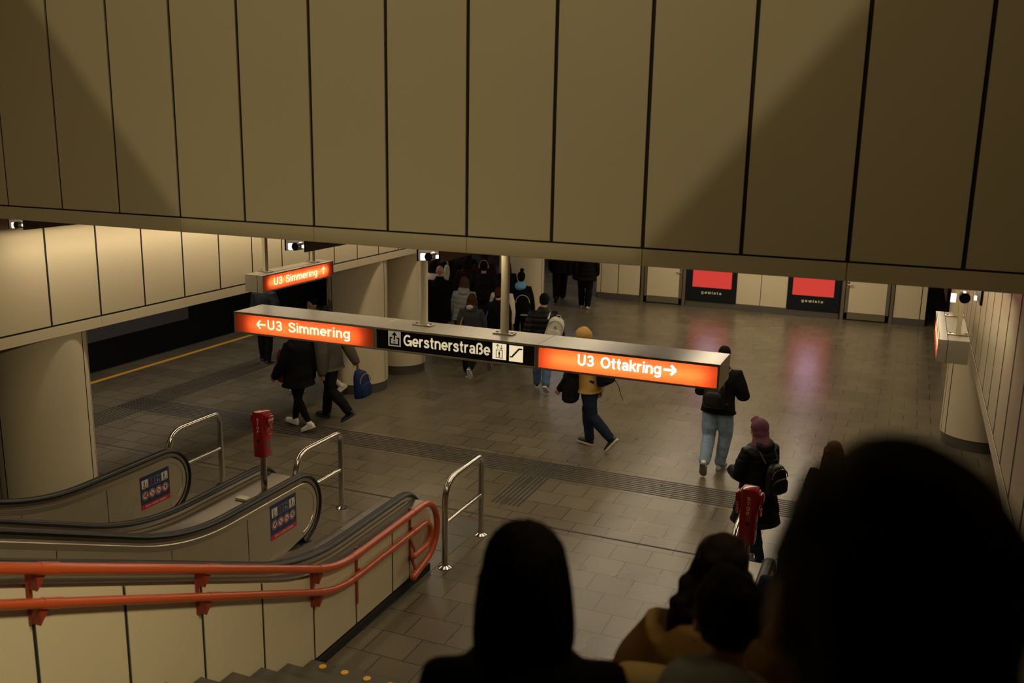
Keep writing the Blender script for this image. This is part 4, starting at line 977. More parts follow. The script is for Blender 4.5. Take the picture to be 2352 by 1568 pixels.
    if top:
        t = dict(mat=C_BLACK, name='jacket', loose=0.028, hem=-0.12, flare=0.02, post=folds(0.005, 20, 1.0, seed), collar=0.0, hood=None, sleeve=None, sl=1.0, hoodup=None, cuff=0.0); t.update(top)
        L = t['loose']; g = G(); rings = []
        prof = [(u_, a*gm+L, b_*gm+L) for u_, a, b_ in tors if u_ > max(-0.05, t['hem'])]
        hem = t['hem']
        if hem < -0.05:
            nst = max(2, int(abs(hem)/0.06)); lower = []
            for i in range(nst, 0, -1):
                u_ = -0.05+(hem+0.05)*i/nst; zz = (off+Z*u_*S).z
                cs = []
                for k in ('L', 'R'):
                    H, K, A, fd, fu = legs[k]
                    q = (H+(K-H)*min(1, max(0, (H.z-zz)/max(1e-4, H.z-K.z)))) if zz > K.z else K+(A-K)*min(1, max(0, (K.z-zz)/max(1e-4, K.z-A.z)))
                    cs.append(q)
                rr = 0.085*S*gm if u_ > -0.3 else 0.07*S
                y0, y1 = min(c.y for c in cs), max(c.y for c in cs); cc = V((0, (y0+y1)/2, zz))
                a_ = max(abs(cs[0].x), abs(cs[1].x))+rr+L*S+t['flare']*S*i/nst; b_ = (y1-y0)/2+rr*1.05+L*S+t['flare']*S*i/nst
                if i == nst: lower.append((cc-Z*0.004, X, Y, a_*0.55, b_*0.55))
                lower.append((cc, X, Y, a_, b_))
            rings += lower
        else:
            u_ = hem; rings.append((P(hem-0.004), X, fw, 0.09*S, 0.06*S))
            a0 = 0.168*gm+L+t['flare']*0.4; b0 = 0.116*gm+L+t['flare']*0.4; rings.append((P(hem), X, fw, a0*S, b0*S))
        for u_, a_, b_ in prof:
            if u_ <= hem+0.02: continue
            if 0.08 < u_ < 0.2: a_ = max(a_, (0.150 if not t.get('waist') else 0.128)*gm+L); b_ = max(b_, 0.108*gm+L)
            rings.append((P(u_), X, fw, a_*S, b_*S))
        rings.append((P(0.54, 0, -0.01), X, fw, (0.066+t['collar'])*S, (0.064+t['collar'])*S))
        if t['collar']: rings.append((P(0.575, 0, -0.005), X, fw, (0.066+t['collar'])*S, (0.068+t['collar'])*S))
        g.loft(rings, 28, 2.25)
        gs = G() if t['sleeve'] else g
        for k, sx in (('L', -1), ('R', 1)):
            sh, E, W, d2 = arms[k]; q = t['sl']
            gs.limb([P(0.405, sx*0.09), sh+X*(-sx*0.008*S), sh+(E-sh)*0.5, E, E+(W-E)*0.5, W+d2*0.01*S], [(0.064+L*0.6)*S, (0.058+L*0.75)*S*gm, (0.050+L*0.85*q)*S*gm, (0.046+L*0.8*q)*S, (0.043+L*0.75*q)*S, (0.036+L*0.5*q)*S])
        if t['hood']:
            g2 = G(); hz = t.get('hood_up', 0.0); c = P(0.50+hz, t.get('hood_dx', 0.0), -0.085+hz*0.3)
            g2.loft([(c-up*(0.09+hz)*S-fw*0.02*S, X, fw, 0.075*S, 0.03*S), (c-up*0.03*S-fw*0.02*S, X, fw, 0.115*S, 0.062*S), (c+up*0.03*S+fw*0.005*S, X, fw, 0.125*S, 0.075*S), (c+up*0.065*S+fw*0.03*S, X, fw, 0.105*S, 0.070*S), (c+up*0.08*S+fw*0.045*S, X, fw, 0.075*S, 0.05*S)], 20)
            skin(g2, 'hood', t['hood'], root, voxel, 4, folds(0.006, 26, 1, seed+5))
        o_ = skin(g, t['name'], t['mat'], root, voxel, 4, t['post'])
        if t['sleeve']: skin(gs, 'sleeves', t['sleeve'], root, voxel, 4, folds(0.004, 24, 1, seed+2))
        if t.get('lining'):
            g3 = G(); c = P(0.530, 0, -0.130); g3.ell(c, (0.078*S, 0.038*S, 0.058*S)); skin(g3, 'hood_lining', t['lining'], root, voxel, 3, folds(0.004, 40, 1, seed))
        if t['hoodup']:
            g4 = G(); g4.ell(hd(0, -0.022, 0.022), (0.104*S, 0.122*S, 0.122*S), yw); g4.ell(hd(0, -0.03, -0.05), (0.088*S, 0.092*S, 0.09*S), yw); g4.limb([hd(0, -0.03, -0.07), P(0.50, 0, -0.02)], [0.085*S, 0.11*S])
            skin(g4, 'hood', t['hoodup'], root, voxel, 4, folds(0.009, 24, 1, seed+4))
    if bottom:
        t = dict(mat=C_BLACK, fit=0.0, name='trousers', end=0.0, post=None); t.update(bottom); f = t['fit']; g = G()
        g.loft([(P(-0.12), X, fw, 0.12*S*gm, 0.10*S*gm), (P(-0.05), X, fw, 0.176*S*gm, 0.126*S*gm), (P(0.03), X, fw, 0.168*S*gm, 0.120*S*gm), (P(0.09), X, fw, 0.155*S*gm, 0.11*S*gm)], 20)
        for k in ('L', 'R'):
            H, K, A, fd, fu = legs[k]; e_ = A-(A-K).normalized()*t['end']*S
            bag = (K-A).normalized()
            g.limb([H+Z*0.02*S, H+(K-H)*0.35, H+(K-H)*0.7, K, K+(A-K)*0.35, K+(A-K)*0.7, e_], [(0.102+f*0.3)*S*gm, (0.097+f*0.6)*S*gm, (0.080+f)*S*gm, (0.066+f)*S, (0.064+f*1.1)*S, (0.052+f*1.25)*S, (0.044+f*1.3)*S])
        skin(g, t['name'], t['mat'], root, voxel, 3, t['post'] or folds(0.004+0.05*f*0.1, 30, 1.5, seed+7))
    if t_ := shoe:
        q = dict(mat=SHOE_B, sole=SOLE_G, high=0.0, thick=0.026); q.update(t_)
        for k, sx in (('L', -1), ('R', 1)):
            H, K, A, fd, fu = legs[k]; lx = fd.cross(fu).normalized(); c0 = A-fu*0.062*S
            g = G()
            g.loft([(c0+fd*t*S+fu*(b_-0.02)*S, lx, fu, a_*S, b_*S) for t, a_, b_ in ((-0.072, 0.020, 0.030), (-0.055, 0.033, 0.046), (-0.02, 0.038, 0.050), (0.03, 0.040, 0.046), (0.08, 0.046, 0.036), (0.13, 0.047, 0.030), (0.17, 0.040, 0.026), (0.196, 0.022, 0.018))], 18)
            g.limb([A-fu*0.03*S, A+(K-A).normalized()*(0.02+q['high'])*S], [0.044*S, 0.044*S+0.012*q['high']])
            so = skin(g, 'boot' if q['high'] > 0.05 else 'shoe', q['mat'], root, 0.007, 3)
            b = B(); outl = [(-0.080, 0.0), (-0.074, 0.022), (-0.05, 0.037), (0.0, 0.039), (0.06, 0.044), (0.12, 0.050), (0.165, 0.044), (0.195, 0.026), (0.205, 0.0)]
            pts = outl+[(t, -a_) for t, a_ in outl[-2:0:-1]]
            lo = [c0+fd*t*S+lx*a_*S-fu*0.026*S for t, a_ in pts]; hi = [c0+fd*t*S*0.99+lx*a_*0.98*S-fu*(0.026-q['thick'])*S for t, a_ in pts]
            b.strip([lo, hi]); s2 = B(); s2.v, s2.f = b.v, b.f
            o2 = s2.build('sole', q['sole'], None, True); o2.parent = so
            if q.get('stripe'):
                b = B()
                for i in range(3):
                    t = 0.03+0.022*i
                    for sx2 in (-1, 1): b.tube([c0+fd*t*S+lx*sx2*0.043*S+fu*0.0*S, c0+fd*(t+0.018)*S+lx*sx2*0.040*S+fu*0.035*S], 0.005*S, 6)
                o3 = b.build('stripes', q['stripe'], None, True); o3.parent = so
    # ---- hair and headwear
    if hair:
        q = dict(mat=H_DARK, kind='short', post=None, len=0.30, vol=1.0); q.update(hair); kd = q['kind']; vv = q['vol']; g = G()
        g.ell(hd(0, -0.017, 0.030), (0.084*S*vv, 0.100*S*vv, 0.098*S*vv), yw); nz = q.get('nape', 0.0); g.ell(hd(0, -0.045, -0.02+nz), (0.072*S*vv, 0.062*S*vv, 0.075*S*vv), yw)
        if kd == 'long':
            rr = [(0.02, 0.086, 0.075, -0.045), (-0.07, 0.090, 0.058, -0.062), (-0.15, 0.100, 0.050, -0.075), (-0.15-0.5*q['len'], 0.105, 0.042, -0.092), (-0.15-0.85*q['len'], 0.080, 0.030, -0.100), (-0.15-q['len'], 0.040, 0.015, -0.100)]
            g.loft([(HC+(yw @ V((0, y*S, 0)) if z > -0.1 else V((0, y*S*1.25, 0)))+V((0, 0, z*S)), yw @ X, yw @ Y, a_*S*vv, b_*S*vv) for z, a_, b_, y in rr], 22)
            for sx in (-1, 1): g.limb([hd(sx*0.074, 0.0, 0.03), hd(sx*0.084, -0.01, -0.06), HC+V((sx*0.10*S, -0.03*S, -0.17*S))], [0.022*S, 0.026*S, 0.02*S])
        if kd == 'bob':
            rr = [(0.03, 0.088, 0.085, -0.03), (-0.06, 0.098, 0.082, -0.035), (-0.13, 0.100, 0.078, -0.04), (-0.19, 0.088, 0.066, -0.05), (-0.225, 0.070, 0.045, -0.055)]
            g.loft([(HC+(yw @ V((0, y*S, 0)))+V((0, 0, z*S)), yw @ X, yw @ Y, a_*S*vv, b_*S*vv) for z, a_, b_, y in rr], 22)
        if kd == 'halfup':
            for i_ in range(26):
                a_ = -2.6+5.2*((i_*0.618) % 1.0); rr_ = random.Random(seed*50+i_); l_ = rr_.uniform(0.10, 0.24); x_ = math.sin(a_*0.55)*0.095; 
                g.limb([hd(x_*0.8, -0.075+abs(x_)*0.4, 0.0), HC+V((x_*1.25*S, (-0.09+rr_.uniform(-.02, .02))*S, -0.09*S)), HC+V(((x_*1.45+rr_.uniform(-.02, .02))*S, (-0.10+rr_.uniform(-.02, .02))*S, -(0.09+l_)*S))], [0.030*S, 0.034*S, 0.018*S], 8)
            g.ell(hd(0, -0.10, -0.005), (0.03*S, 0.025*S, 0.025*S))
        if kd == 'bun': g.ell(hd(*q.get('bun', (0, -0.105, 0.06))), (0.045*S, 0.045*S, 0.045*S))
        if kd == 'pony':
            g.limb([hd(0, -0.105, 0.03), hd(0, -0.15, 0.0), HC+V((0, -0.16*S, -0.12*S)), HC+V((0, -0.13*S, -0.25*S))], [0.022*S, 0.036*S, 0.034*S, 0.014*S])
        if kd == 'side_tail': g.limb([hd(0, -0.10, -0.03), hd(0.02, -0.12, -0.08), HC+V((0.06*S, -0.08*S, -0.22*S))], [0.03*S, 0.035*S, 0.015*S])
        pst = q['post'] or (curls(0.006, 80, seed) if kd in ('curly', 'halfup') else (folds(0.0015, 60, 1, seed) if kd == 'crop' else strands(0.0035, 46, seed)))
        skin(g, 'hair', q['mat'], root, min(voxel, 0.008), 3, pst)
    if hat:
        g = G(); kd, hm = hat
        if kd == 'beanie':
            g.ell(hd(0, -0.008, 0.030), (0.092*S, 0.110*S, 0.108*S), yw); g.ell(hd(0, -0.03, -0.02), (0.087*S, 0.086*S, 0.06*S), yw); skin(g, 'knitted_cap', hm, root, voxel, 3, lambda co: 0.002*np.sin(co[:, 2]*260))
        if kd == 'scarf':
            g.ell(hd(0, -0.020, 0.034), (0.093*S, 0.112*S, 0.112*S), yw); g.ell(hd(0, -0.035, -0.04), (0.098*S, 0.092*S, 0.105*S), yw); g.limb([hd(0, -0.03, -0.07), P(0.51, 0, -0.02)], [0.092*S, 0.125*S]); g.limb([hd(0, 0.03, 0.12), hd(0, 0.075, 0.10)], [0.045*S, 0.03*S])
            skin(g, 'headscarf', hm, root, voxel, 3, folds(0.005, 30, 1, seed))
        if kd == 'band':
            b = B(); b.tube([hd(0.092*math.cos(t), -0.01, 0.02+0.118*math.sin(t)) for t in [PI*i/16 for i in range(17)]], 0.010*S, 8); b.build('headphone_band', hm, root, True)
            for sx in (-1, 1): B().ell(hd(sx*0.094, -0.004, 0.0), (0.022*S, 0.036*S, 0.042*S), yw).build('ear_cup', hm, root, True)
    return out
def backpack(pn, label, m, size=(0.30, 0.16, 0.42), u0=0.22, m2=None, side=0.0, frame=None, strapm=None, straps=True, cat='backpack', name='backpack', depth0=0.15, group=None, tilt=0, logo=None, trim=None, onestrap=False):
    """a pack worn on the back of a person (own top-level object placed by that person's back)"""
    S = pn['S']; w_, d_, h_ = size; rt = pn['root']
    Mx = Matrix.Translation(rt.location) @ rt.rotation_euler.to_matrix().to_4x4()
    c = frame if frame is not None else pn['P'](u0, side, -depth0)
    up, fw, X = pn['up'], pn['fw'], V((1, 0, 0))
    rot = Matrix.Rotation(R(tilt), 3, fw); up = rot @ up; X = rot @ X
    t = thing(name, label, cat, Mx @ c, group); t.rotation_euler = rt.rotation_euler; LOCAL.add(t.name)
    Q = lambda x, y, z: X*x-fw*y+up*z      # x right, y outwards (behind), z up
    g = G(); zs = [(-0.5, 0.42, 0.62), (-0.47, 0.48, 0.92), (-0.25, 0.50, 1.0), (0.05, 0.49, 0.98), (0.28, 0.45, 0.86), (0.42, 0.36, 0.66), (0.5, 0.20, 0.35)]
    g.loft([(Q(0, d_*0.5*b_ if False else d_*0.45*b_, z*h_), X, -fw, a_*w_, 0.5*d_*b_) for z, a_, b_ in zs], 24, 3.0)
    skin(g, 'main_compartment', m, t, 0.009, 3, folds(0.005, 24, 1, 3))
    g = G(); zs = [(-0.44, 0.34, 0.30), (-0.38, 0.40, 0.42), (-0.12, 0.40, 0.44), (0.0, 0.34, 0.34), (0.06, 0.2, 0.2)]
    g.loft([(Q(0, d_*0.85, z*h_), X, -fw, a_*w_, 0.5*d_*b_+0.012) for z, a_, b_ in zs], 20, 3.0)
    fp = skin(g, 'front_pocket', m2 or m, t, 0.009, 3, folds(0.004, 26, 1, 4))
    b = B(); b.tube([Q(w_*0.42*math.cos(a), d_*0.86*(1 if True else 0), h_*(0.08+0.30*math.sin(a))) for a in [PI*i/14 for i in range(15)]], 0.006, 8); b.build('zip', trim or C_BLACK2, t, True)
    b = B(); b.tube([Q(-0.035, 0.02, h_*0.47), Q(-0.03, 0.03, h_*0.47+0.05), Q(0.03, 0.03, h_*0.47+0.05), Q(0.035, 0.02, h_*0.47)], 0.008, 8); b.build('grab_handle', strapm or m, t, True)
    if straps:
        for sx in ((1,) if onestrap else (-1, 1)):
            x = sx*0.105*S-side*S; b = B()
            cc = c
            pt = lambda u_, dx, dy: pn['P'](u_, 0, dy)+V((1, 0, 0))*(dx*S)-cc
            xs = sx*0.115
            path = [pt(u0+0.17, xs*0.85, -depth0+0.02), pt(0.455, xs, -0.115), pt(0.50, xs*1.02, -0.02), pt(0.44, xs*1.08, 0.10), pt(0.30, xs*1.2, 0.155), pt(0.15, xs*1.5, 0.10), pt(0.08, xs*1.45, -0.06), pt(u0-0.16, xs*1.15, -depth0+0.03)]
            pp = []
            for i in range(len(path)-1):
                for k in range(4): pp.append(path[i].lerp(path[i+1], k/4))
            pp.append(path[-1]); b.tube(pp, 0.017*S, 8); b.build('strap', strapm or m, t, True)
    if logo: text(logo[0], logo[1], t, (0, 0, 0), (1, 0, 0), (0, 0, 1), width=logo[2], height=logo[3], bold=0.2); o_ = t.children[-1]
    if logo:
        for o_ in t.children:
            if o_.name.startswith('lettering'): o_.matrix_parent_inverse = Matrix.Identity(4); o_.location = Q(logo[4], d_*1.06+0.022, logo[5]); o_.rotation_euler = (R(0), 0, 0)
    return t
def tote(pn, label, m, u_, dx, dy, size=(0.30, 0.36), ang=0):
    rt = pn['root']; Mx = Matrix.Translation(rt.location) @ rt.rotation_euler.to_matrix().to_4x4(); c = pn['P'](u_, dx, dy); S = pn['S']
    t = thing('tote_bag', label, 'bag', Mx @ c); t.rotation_euler = rt.rotation_euler; LOCAL.add(t.name)
    g = G(); w_, h_ = size
    g.loft([(V((0, 0, z*h_)), V((0, 1, 0)), V((1, 0, 0)), a_*w_, b_) for z, a_, b_ in ((-1.0, 0.46, 0.02), (-0.9, 0.5, 0.045), (-0.5, 0.5, 0.05), (-0.1, 0.46, 0.03), (0, 0.42, 0.012))], 18, 3)
    skin(g, 'pouch', m, t, 0.009, 2, folds(0.006, 26, 1, 8))
    top_ = pn['P'](0.475, dx*0.62, 0)-c
    for s_ in (-1, 1):
        b = B(); b.tube([V((0, s_*0.09, -0.02)), V((0, s_*0.05, 0)).lerp(top_, 0.55), top_+V((0, s_*0.02, 0.015))], 0.012, 8); b.build('strap', m, t, True)
    return t
def handbag_hold(pn, k):
    sh, E, W, d2 = pn['arms'][k]; rt = pn['root']; return W+d2*0.11*pn['S']
def XY(px, py, z):  # ground position of something seen at a pixel at height z (only used to find where people stand)
    d = ray(px, py); t = (z-CAM.z)/d.z; q = CAM+d*t; return (q.x, q.y, 0.0)

# ---- the cast: walkers of the middle ground
a = person('woman in black coat and black leggings with white sneakers, below the left orange panel', (-8.36, 11.72, 0), 84, 1.68, dict(WALK2, lean=4, yaw=-4, hipR=15, kneeR=4, hipL=-8, kneeL=22, footL=-24), True,
    dict(mat=C_BLACK, name='coat', hem=-0.22, loose=0.06, flare=0.04), dict(mat=C_BLACK, fit=0.0), dict(mat=SHOE_W, sole=SOLE_W), dict(mat=H_BROWN, kind='long', len=0.12), seed=1, girth=1.15)
def side_bag(pn, label, m, u_, dx, dy, size, name='shoulder_bag', strap_to=(0.475, 0.10), strapm=None):
    rt = pn['root']; c = pn['P'](u_, dx, dy); w_, d_, h_ = size
    t = thing(name, label, 'bag', Matrix.Translation(rt.location) @ rt.rotation_euler.to_matrix().to_4x4() @ c); t.rotation_euler = rt.rotation_euler; LOCAL.add(t.name)
    g = G(); g.loft([(V((0, 0, z*h_)), V((1, 0, 0)), V((0, 1, 0)), a_*w_, b_*d_) for z, a_, b_ in ((-0.5, 0.36, 0.3), (-0.42, 0.48, 0.46), (0, 0.5, 0.5), (0.3, 0.47, 0.44), (0.46, 0.36, 0.3), (0.5, 0.2, 0.15))], 20, 3); skin(g, 'pouch', m, t, 0.009, 3, folds(0.006, 22))
    s1 = pn['P'](strap_to[0]+0.02, strap_to[1], 0.0)-c; back = pn['P'](0.26, strap_to[1]*0.2, -0.165)-c; fr = pn['P'](0.30, strap_to[1]*0.3, 0.165)-c
    b = B(); b.tube([V((w_*0.3, 0, h_*0.4)), fr, s1+V((0, 0.06, -0.02)), s1+V((0, 0, 0.03)), s1+V((0, -0.07, -0.03)), back, V((-w_*0.4, -0.03, h_*0.35))], 0.013, 8); b.build('strap', strapm or m, t, True)
    return t
side_bag(a, 'dark red bag held before the woman with white sneakers', C_RED, 0.10, -0.06, 0.225, (0.30, 0.16, 0.50), strap_to=(0.475, 0.09))
a = person('man in grey brown jacket and dark trousers carrying a blue backpack', (-8.18, 12.28, 0), 86, 1.86, dict(WALK, hipL=-14, kneeL=34, footL=-34, hipR=12, kneeR=4, footR=4, shR=-34, elR=6, abR=14, lean=4), False,
    dict(mat=C_GREYBR, name='jacket', hem=-0.13, loose=0.055, flare=0.02), dict(mat=C_BLACK2, fit=0.016), dict(mat=SHOE_B, sole=SOLE_G), dict(mat=H_BLACK, kind='curly', vol=1.04), SKIN, seed=2)
c = handbag_hold(a, 'R')
backpack(a, 'blue backpack with tan base hanging from the hand of the man in grey brown', C_BLUEPACK, (0.33, 0.18, 0.44), frame=c+V((0, 0.02, -0.27)), straps=False, m2=C_BLUEPACK, trim=TANLEATHER)
a = person('woman with pulled back dark hair, black dress and cream boots, face towards the camera', (-9.21, 13.46, 0), 118, 1.75, dict(WALK2, yaw=48, nod=14, lean=2), True,
    dict(mat=C_BLACK, name='dress', hem=-0.42, loose=0.024, flare=0.07), None, dict(mat=SHOE_CREAM, sole=SOLE_W, high=0.26), dict(mat=H_DARK, kind='bun', bun=(0, -0.11, 0.0), vol=0.97, post=folds(0.001, 50, 1, 3)), seed=3, face=True)
a = person('person in dark checked shirt and black trousers standing by the yellow platform line', (-11.35, 14.85, 0), 10, 1.76, dict(STAND, hipL=6, hipR=-6), False,
    dict(mat=cloth('shirt_dark_check', (0.03, 0.032, 0.034), var=0.8), name='shirt', hem=-0.14, loose=0.035), dict(mat=C_BLACK2, fit=0.012), dict(mat=SHOE_B, sole=SOLE_T), dict(mat=H_DARK, kind='short'), seed=4)
a = person('person in mustard hood with dark sleeves striding left below the right orange panel', (-4.08, 12.86, 0), 78, 1.82, dict(WALK2, hipR=12, kneeR=20, footR=4, hipL=-14, kneeL=34, footL=-52, lean=10, nod=14), False,
    dict(mat=C_MUSTARD, name='sweater', hem=-0.10, loose=0.045, hoodup=C_MUSTARD, sleeve=C_BLACK), dict(mat=C_NAVY, fit=0.016), dict(mat=SHOE_B, sole=SOLE_W), None, seed=5)
b5 = backpack(a, 'black backpack of the person in the mustard hood, a cord dangling from it', C_BLACK2, (0.31, 0.18, 0.46), 0.20, depth0=0.17)
b = B(); b.tube([V((0.06, -0.20, -0.10)), V((0.10, -0.27, -0.22)), V((0.13, -0.30, -0.36)), V((0.18, -0.31, -0.45))], 0.005, 6); b.build('cord', C_BLACK, None, True).parent = b5
side_bag(a, 'black shoulder bag before the hip of the person in the mustard hood', C_BLACK2, 0.02, -0.21, 0.19, (0.26, 0.24, 0.50))
a = person('person in black knitted cap and shiny black puffer jacket with blue jeans', (-5.83, 15.50, 0), 14, 1.76, dict(WALK, hipL=14, hipR=-14, kneeR=30, footR=-36, spread=0.05, abL=14, abR=14), False,
    dict(mat=C_NYLON, name='puffer_jacket', hem=-0.05, loose=0.062, post=quilt(0.014, 0.095, 6), collar=0.03), dict(mat=C_DENIM2, fit=0.020), dict(mat=SHOE_B, sole=SOLE_W), None, seed=6, hat=('beanie', C_BLACK))
bp = backpack(a, 'cream backpack slung from the right shoulder of the person in the black puffer', C_PACKWHITE, (0.31, 0.17, 0.46), 0.21, side=0.23, depth0=0.20, tilt=14, onestrap=True, m2=C_PACKWHITE, trim=mat('teal_trim', (0.02, 0.22, 0.22), rough=0.6))
F = Flat((0, 0, 0), (1, 0, 0), (0, 0, 1), 0); F.line(-0.028, 0, 0.028, 0, 0.012).line(-0.028, 0, 0, 0.05, 0.012).line(0.028, 0, 0, 0.05, 0.012); o_ = F.build('triangle_patch', STBLK, None); o_.parent = bp; o_.location = (0.02, -0.195, 0.05)
a = person('man in black hoodie and light blue jeans with white sneakers walking away', (-2.17, 12.62, 0), -6, 1.78, dict(WALK2, hipR=12, kneeR=12, hipL=-2, kneeL=46, footL=-54, lean=10, nod=16, abL=17, abR=20, shL=6, shR=4, elL=80, elR=80, inL=36, inR=34, spread=-0.10, tilt=-3), False,
    dict(mat=C_BLACK2, name='hoodie', hem=-0.09, loose=0.048, hood=C_BLACK2), dict(mat=C_DENIM, fit=0.022, end=0.02), dict(mat=SHOE_W, sole=SOLE_T, stripe=mat('stripe_teal', (0.05, 0.22, 0.22))), dict(mat=H_DARK, kind='crop', vol=0.99), SKIN2, seed=7, girth=1.08)
backpack(a, 'black leather backpack of the man in light blue jeans', LEATHER, (0.30, 0.15, 0.40), 0.18, depth0=0.18)
a = person('woman in rose headscarf and long black quilted coat behind the right STOP post', (-1.24, 10.02, 0), 52, 1.61, dict(WALK2, hipR=12, hipL=-10, kneeL=10, footL=-6, kneeR=4, yaw=10, elL=70, shL=14, elR=74, shR=8, inL=30, inR=30), True,
    dict(mat=C_NYLON, name='quilted_coat', hem=-0.44, loose=0.060, flare=0.06, post=quilt(0.005, 0.062, 8), hood=C_NYLON), dict(mat=C_NAVY, fit=0.006), dict(mat=SHOE_B, sole=SOLE_W), None, seed=8, hat=('scarf', C_ROSE), face=True, girth=1.1)
backpack(a, 'small black leather backpack on the woman in the rose headscarf', LEATHER, (0.26, 0.13, 0.32), 0.17, depth0=0.22, trim=STEEL)
a = person('woman with long straight brown hair and black coat, half hidden by the big dark head', (-0.48, 9.62, 0), 4, 1.63, dict(WALK), True,
    dict(mat=C_BLACK, name='coat', hem=-0.30, loose=0.04), dict(mat=C_BLACK, fit=0.01), dict(mat=SHOE_B), dict(mat=H_BROWN, kind='long', len=0.14), seed=9)
tote(a, 'bag with a cream strap on the shoulder of the woman with long straight brown hair', C_BLACK2, 0.02, -0.22, -0.03)
for o_ in bpy.data.objects:
    if o_.name.startswith('strap') and o_.parent and o_.parent.get('label', '').startswith('bag with a cream'): o_.data.materials[0] = C_WHITE
# ---- the crowd walking off to the back left
CROWD = 'crowd leaving towards the back left'
a = person('bald man in long black coat at the left edge of the crowd', (-9.02, 17.72, 0), 24, 1.78, dict(WALK), False, dict(mat=C_BLACK, name='coat', hem=-0.36, loose=0.055, collar=0.02), dict(mat=C_BLACK), dict(mat=SHOE_B), None, seed=10, girth=1.15)
a = person('woman with long light brown hair in pale grey quilted jacket', (-8.18, 17.15, 0), 16, 1.68, dict(WALK2), True, dict(mat=C_SILVER, name='puffer_jacket', hem=-0.10, loose=0.055, post=quilt(0.009, 0.10, 11), hood=C_SILVER), dict(mat=C_BLACK, fit=0.01), dict(mat=SHOE_B), dict(mat=H_LIGHT, kind='long', len=0.10), seed=11)
a = person('girl in charcoal hooded sweater with pale hood lining and loose black trousers', (-7.33, 15.68, 0), 12, 1.60, dict(WALK, hipL=8, hipR=-20, kneeR=38, footR=-55), True, dict(mat=C_HOODGREY, name='sweater', hem=-0.10, loose=0.062, hood=C_HOODGREY, lining=C_CREAMLIN), dict(mat=C_BLACK, fit=0.03, end=0.06), dict(mat=mat('shoe_denim', (0.04, 0.06, 0.12)), sole=SOLE_W, stripe=SHOE_W), dict(mat=H_RED, kind='long', len=0.06, vol=0.97), seed=12)
tote(a, 'pale yellow tote bag of the girl in the charcoal sweater', C_BEIGE, 0.20, -0.17, -0.19, (0.24, 0.32))
a = person('woman with a low brown bun in black coat, left of the second sign post', (-7.20, 16.62, 0), 16, 1.63, dict(WALK2, hipL=-20, kneeL=34, footL=-48), True, dict(mat=C_BLACK, name='coat', hem=-0.30, loose=0.055), dict(mat=C_DENIM2, fit=0.015), dict(mat=SHOE_W, sole=SOLE_T), dict(mat=H_RED, kind='bun', bun=(0, -0.10, -0.03)), seed=13, girth=1.08)
t = tote(a, 'off white tote bag on blue straps beside the woman with the low bun', C_WHITE, 0.14, -0.25, -0.10, (0.22, 0.42))
for o_ in t.children:
    if o_.name.startswith('strap'): o_.data.materials[0] = mat('strap_blue', (0.02, 0.05, 0.22), rough=0.7)
a = person('person with a top knot and sky blue hood, right edge of the crowd', (-7.39, 18.25, 0), 14, 1.70, dict(WALK), True, dict(mat=C_BLACK, name='jacket', hem=-0.10, loose=0.045, hood=C_SKY), dict(mat=C_BLACK, fit=0.004), dict(mat=SHOE_B), dict(mat=H_BLACK, kind='bun', bun=(0.01, -0.03, 0.155)), seed=14)
backpack(a, 'black backpack with white piping and white lettering at the right edge of the crowd', C_BLACK, (0.34, 0.18, 0.54), 0.13, side=0.09, depth0=0.17, trim=SHOE_W, logo=('adidas', SHOE_W, 0.16, 0.038, -0.03, -0.215))
a = person('woman with dark hair, brown quilted vest and white sleeves behind the second sign post', (-7.47, 17.45, 0), 16, 1.66, dict(WALK2), True, dict(mat=C_BROWNV, name='vest', hem=-0.08, loose=0.05, post=quilt(0.008, 0.09, 15), sleeve=C_WHITE), dict(mat=C_BLACK), dict(mat=SHOE_B), dict(mat=H_DARK, kind='long', len=0.08), seed=15)
a = person('person in white jacket ahead of the bald man, hand raised to the head', (-9.80, 18.95, 0), 24, 1.70, dict(WALK, shR=70, elR=105, abR=20), True, dict(mat=C_WHITE, name='jacket', hem=-0.15, loose=0.045), dict(mat=C_BLACK), dict(mat=SHOE_B), dict(mat=H_DARK, kind='long', len=0.12), seed=16)
a = person('person with headphones and big dark coat in the middle of the crowd', (-8.52, 18.85, 0), 22, 1.77, dict(WALK2), False, dict(mat=C_BLACK2, name='coat', hem=-0.30, loose=0.06), dict(mat=C_BLACK), dict(mat=SHOE_B), dict(mat=H_DARK, kind='short'), seed=17, hat=('band', C_GREY), girth=1.1)
backpack(a, 'dark backpack with pale cords on the person with headphones', C_BLACK2, (0.32, 0.18, 0.44), 0.18, depth0=0.19)
a = person('woman with very long black hair at the far right of the crowd', (-8.42, 19.9, 0), 20, 1.67, dict(WALK), True, dict(mat=C_BLACK, name='coat', hem=-0.25, loose=0.045), dict(mat=C_BLACK), dict(mat=SHOE_B), dict(mat=H_BLACK, kind='long', len=0.22), seed=18)
far = [(-9.35, 19.75, 'maroon', C_MAROON, 'person in dark maroon coat behind the bald man'), (-9.35, 20.7, 'red', C_MAROON, 'person in dark red hood deep in the crowd'),
       (-10.3, 20.3, 'b', C_BLACK, 'tall person in black coat under the third ceiling lamp'), (-9.9, 20.9, 'b', C_BLACK, 'person in black jacket at the far back of the crowd, right side'),
       (-10.4, 21.6, 'b', C_BLACK2, 'person in soft black parka at the far back of the crowd, middle'), (-11.2, 22.4, 'b', C_BLACK, 'person in black coat at the far back of the crowd, left side'),
       (-10.75, 19.3, 'b', C_NYLON, 'person in shiny black jacket left of the white jacket'), (-9.45, 23.2, 'b', C_BLACK, 'dark figure farthest back in the passage')]
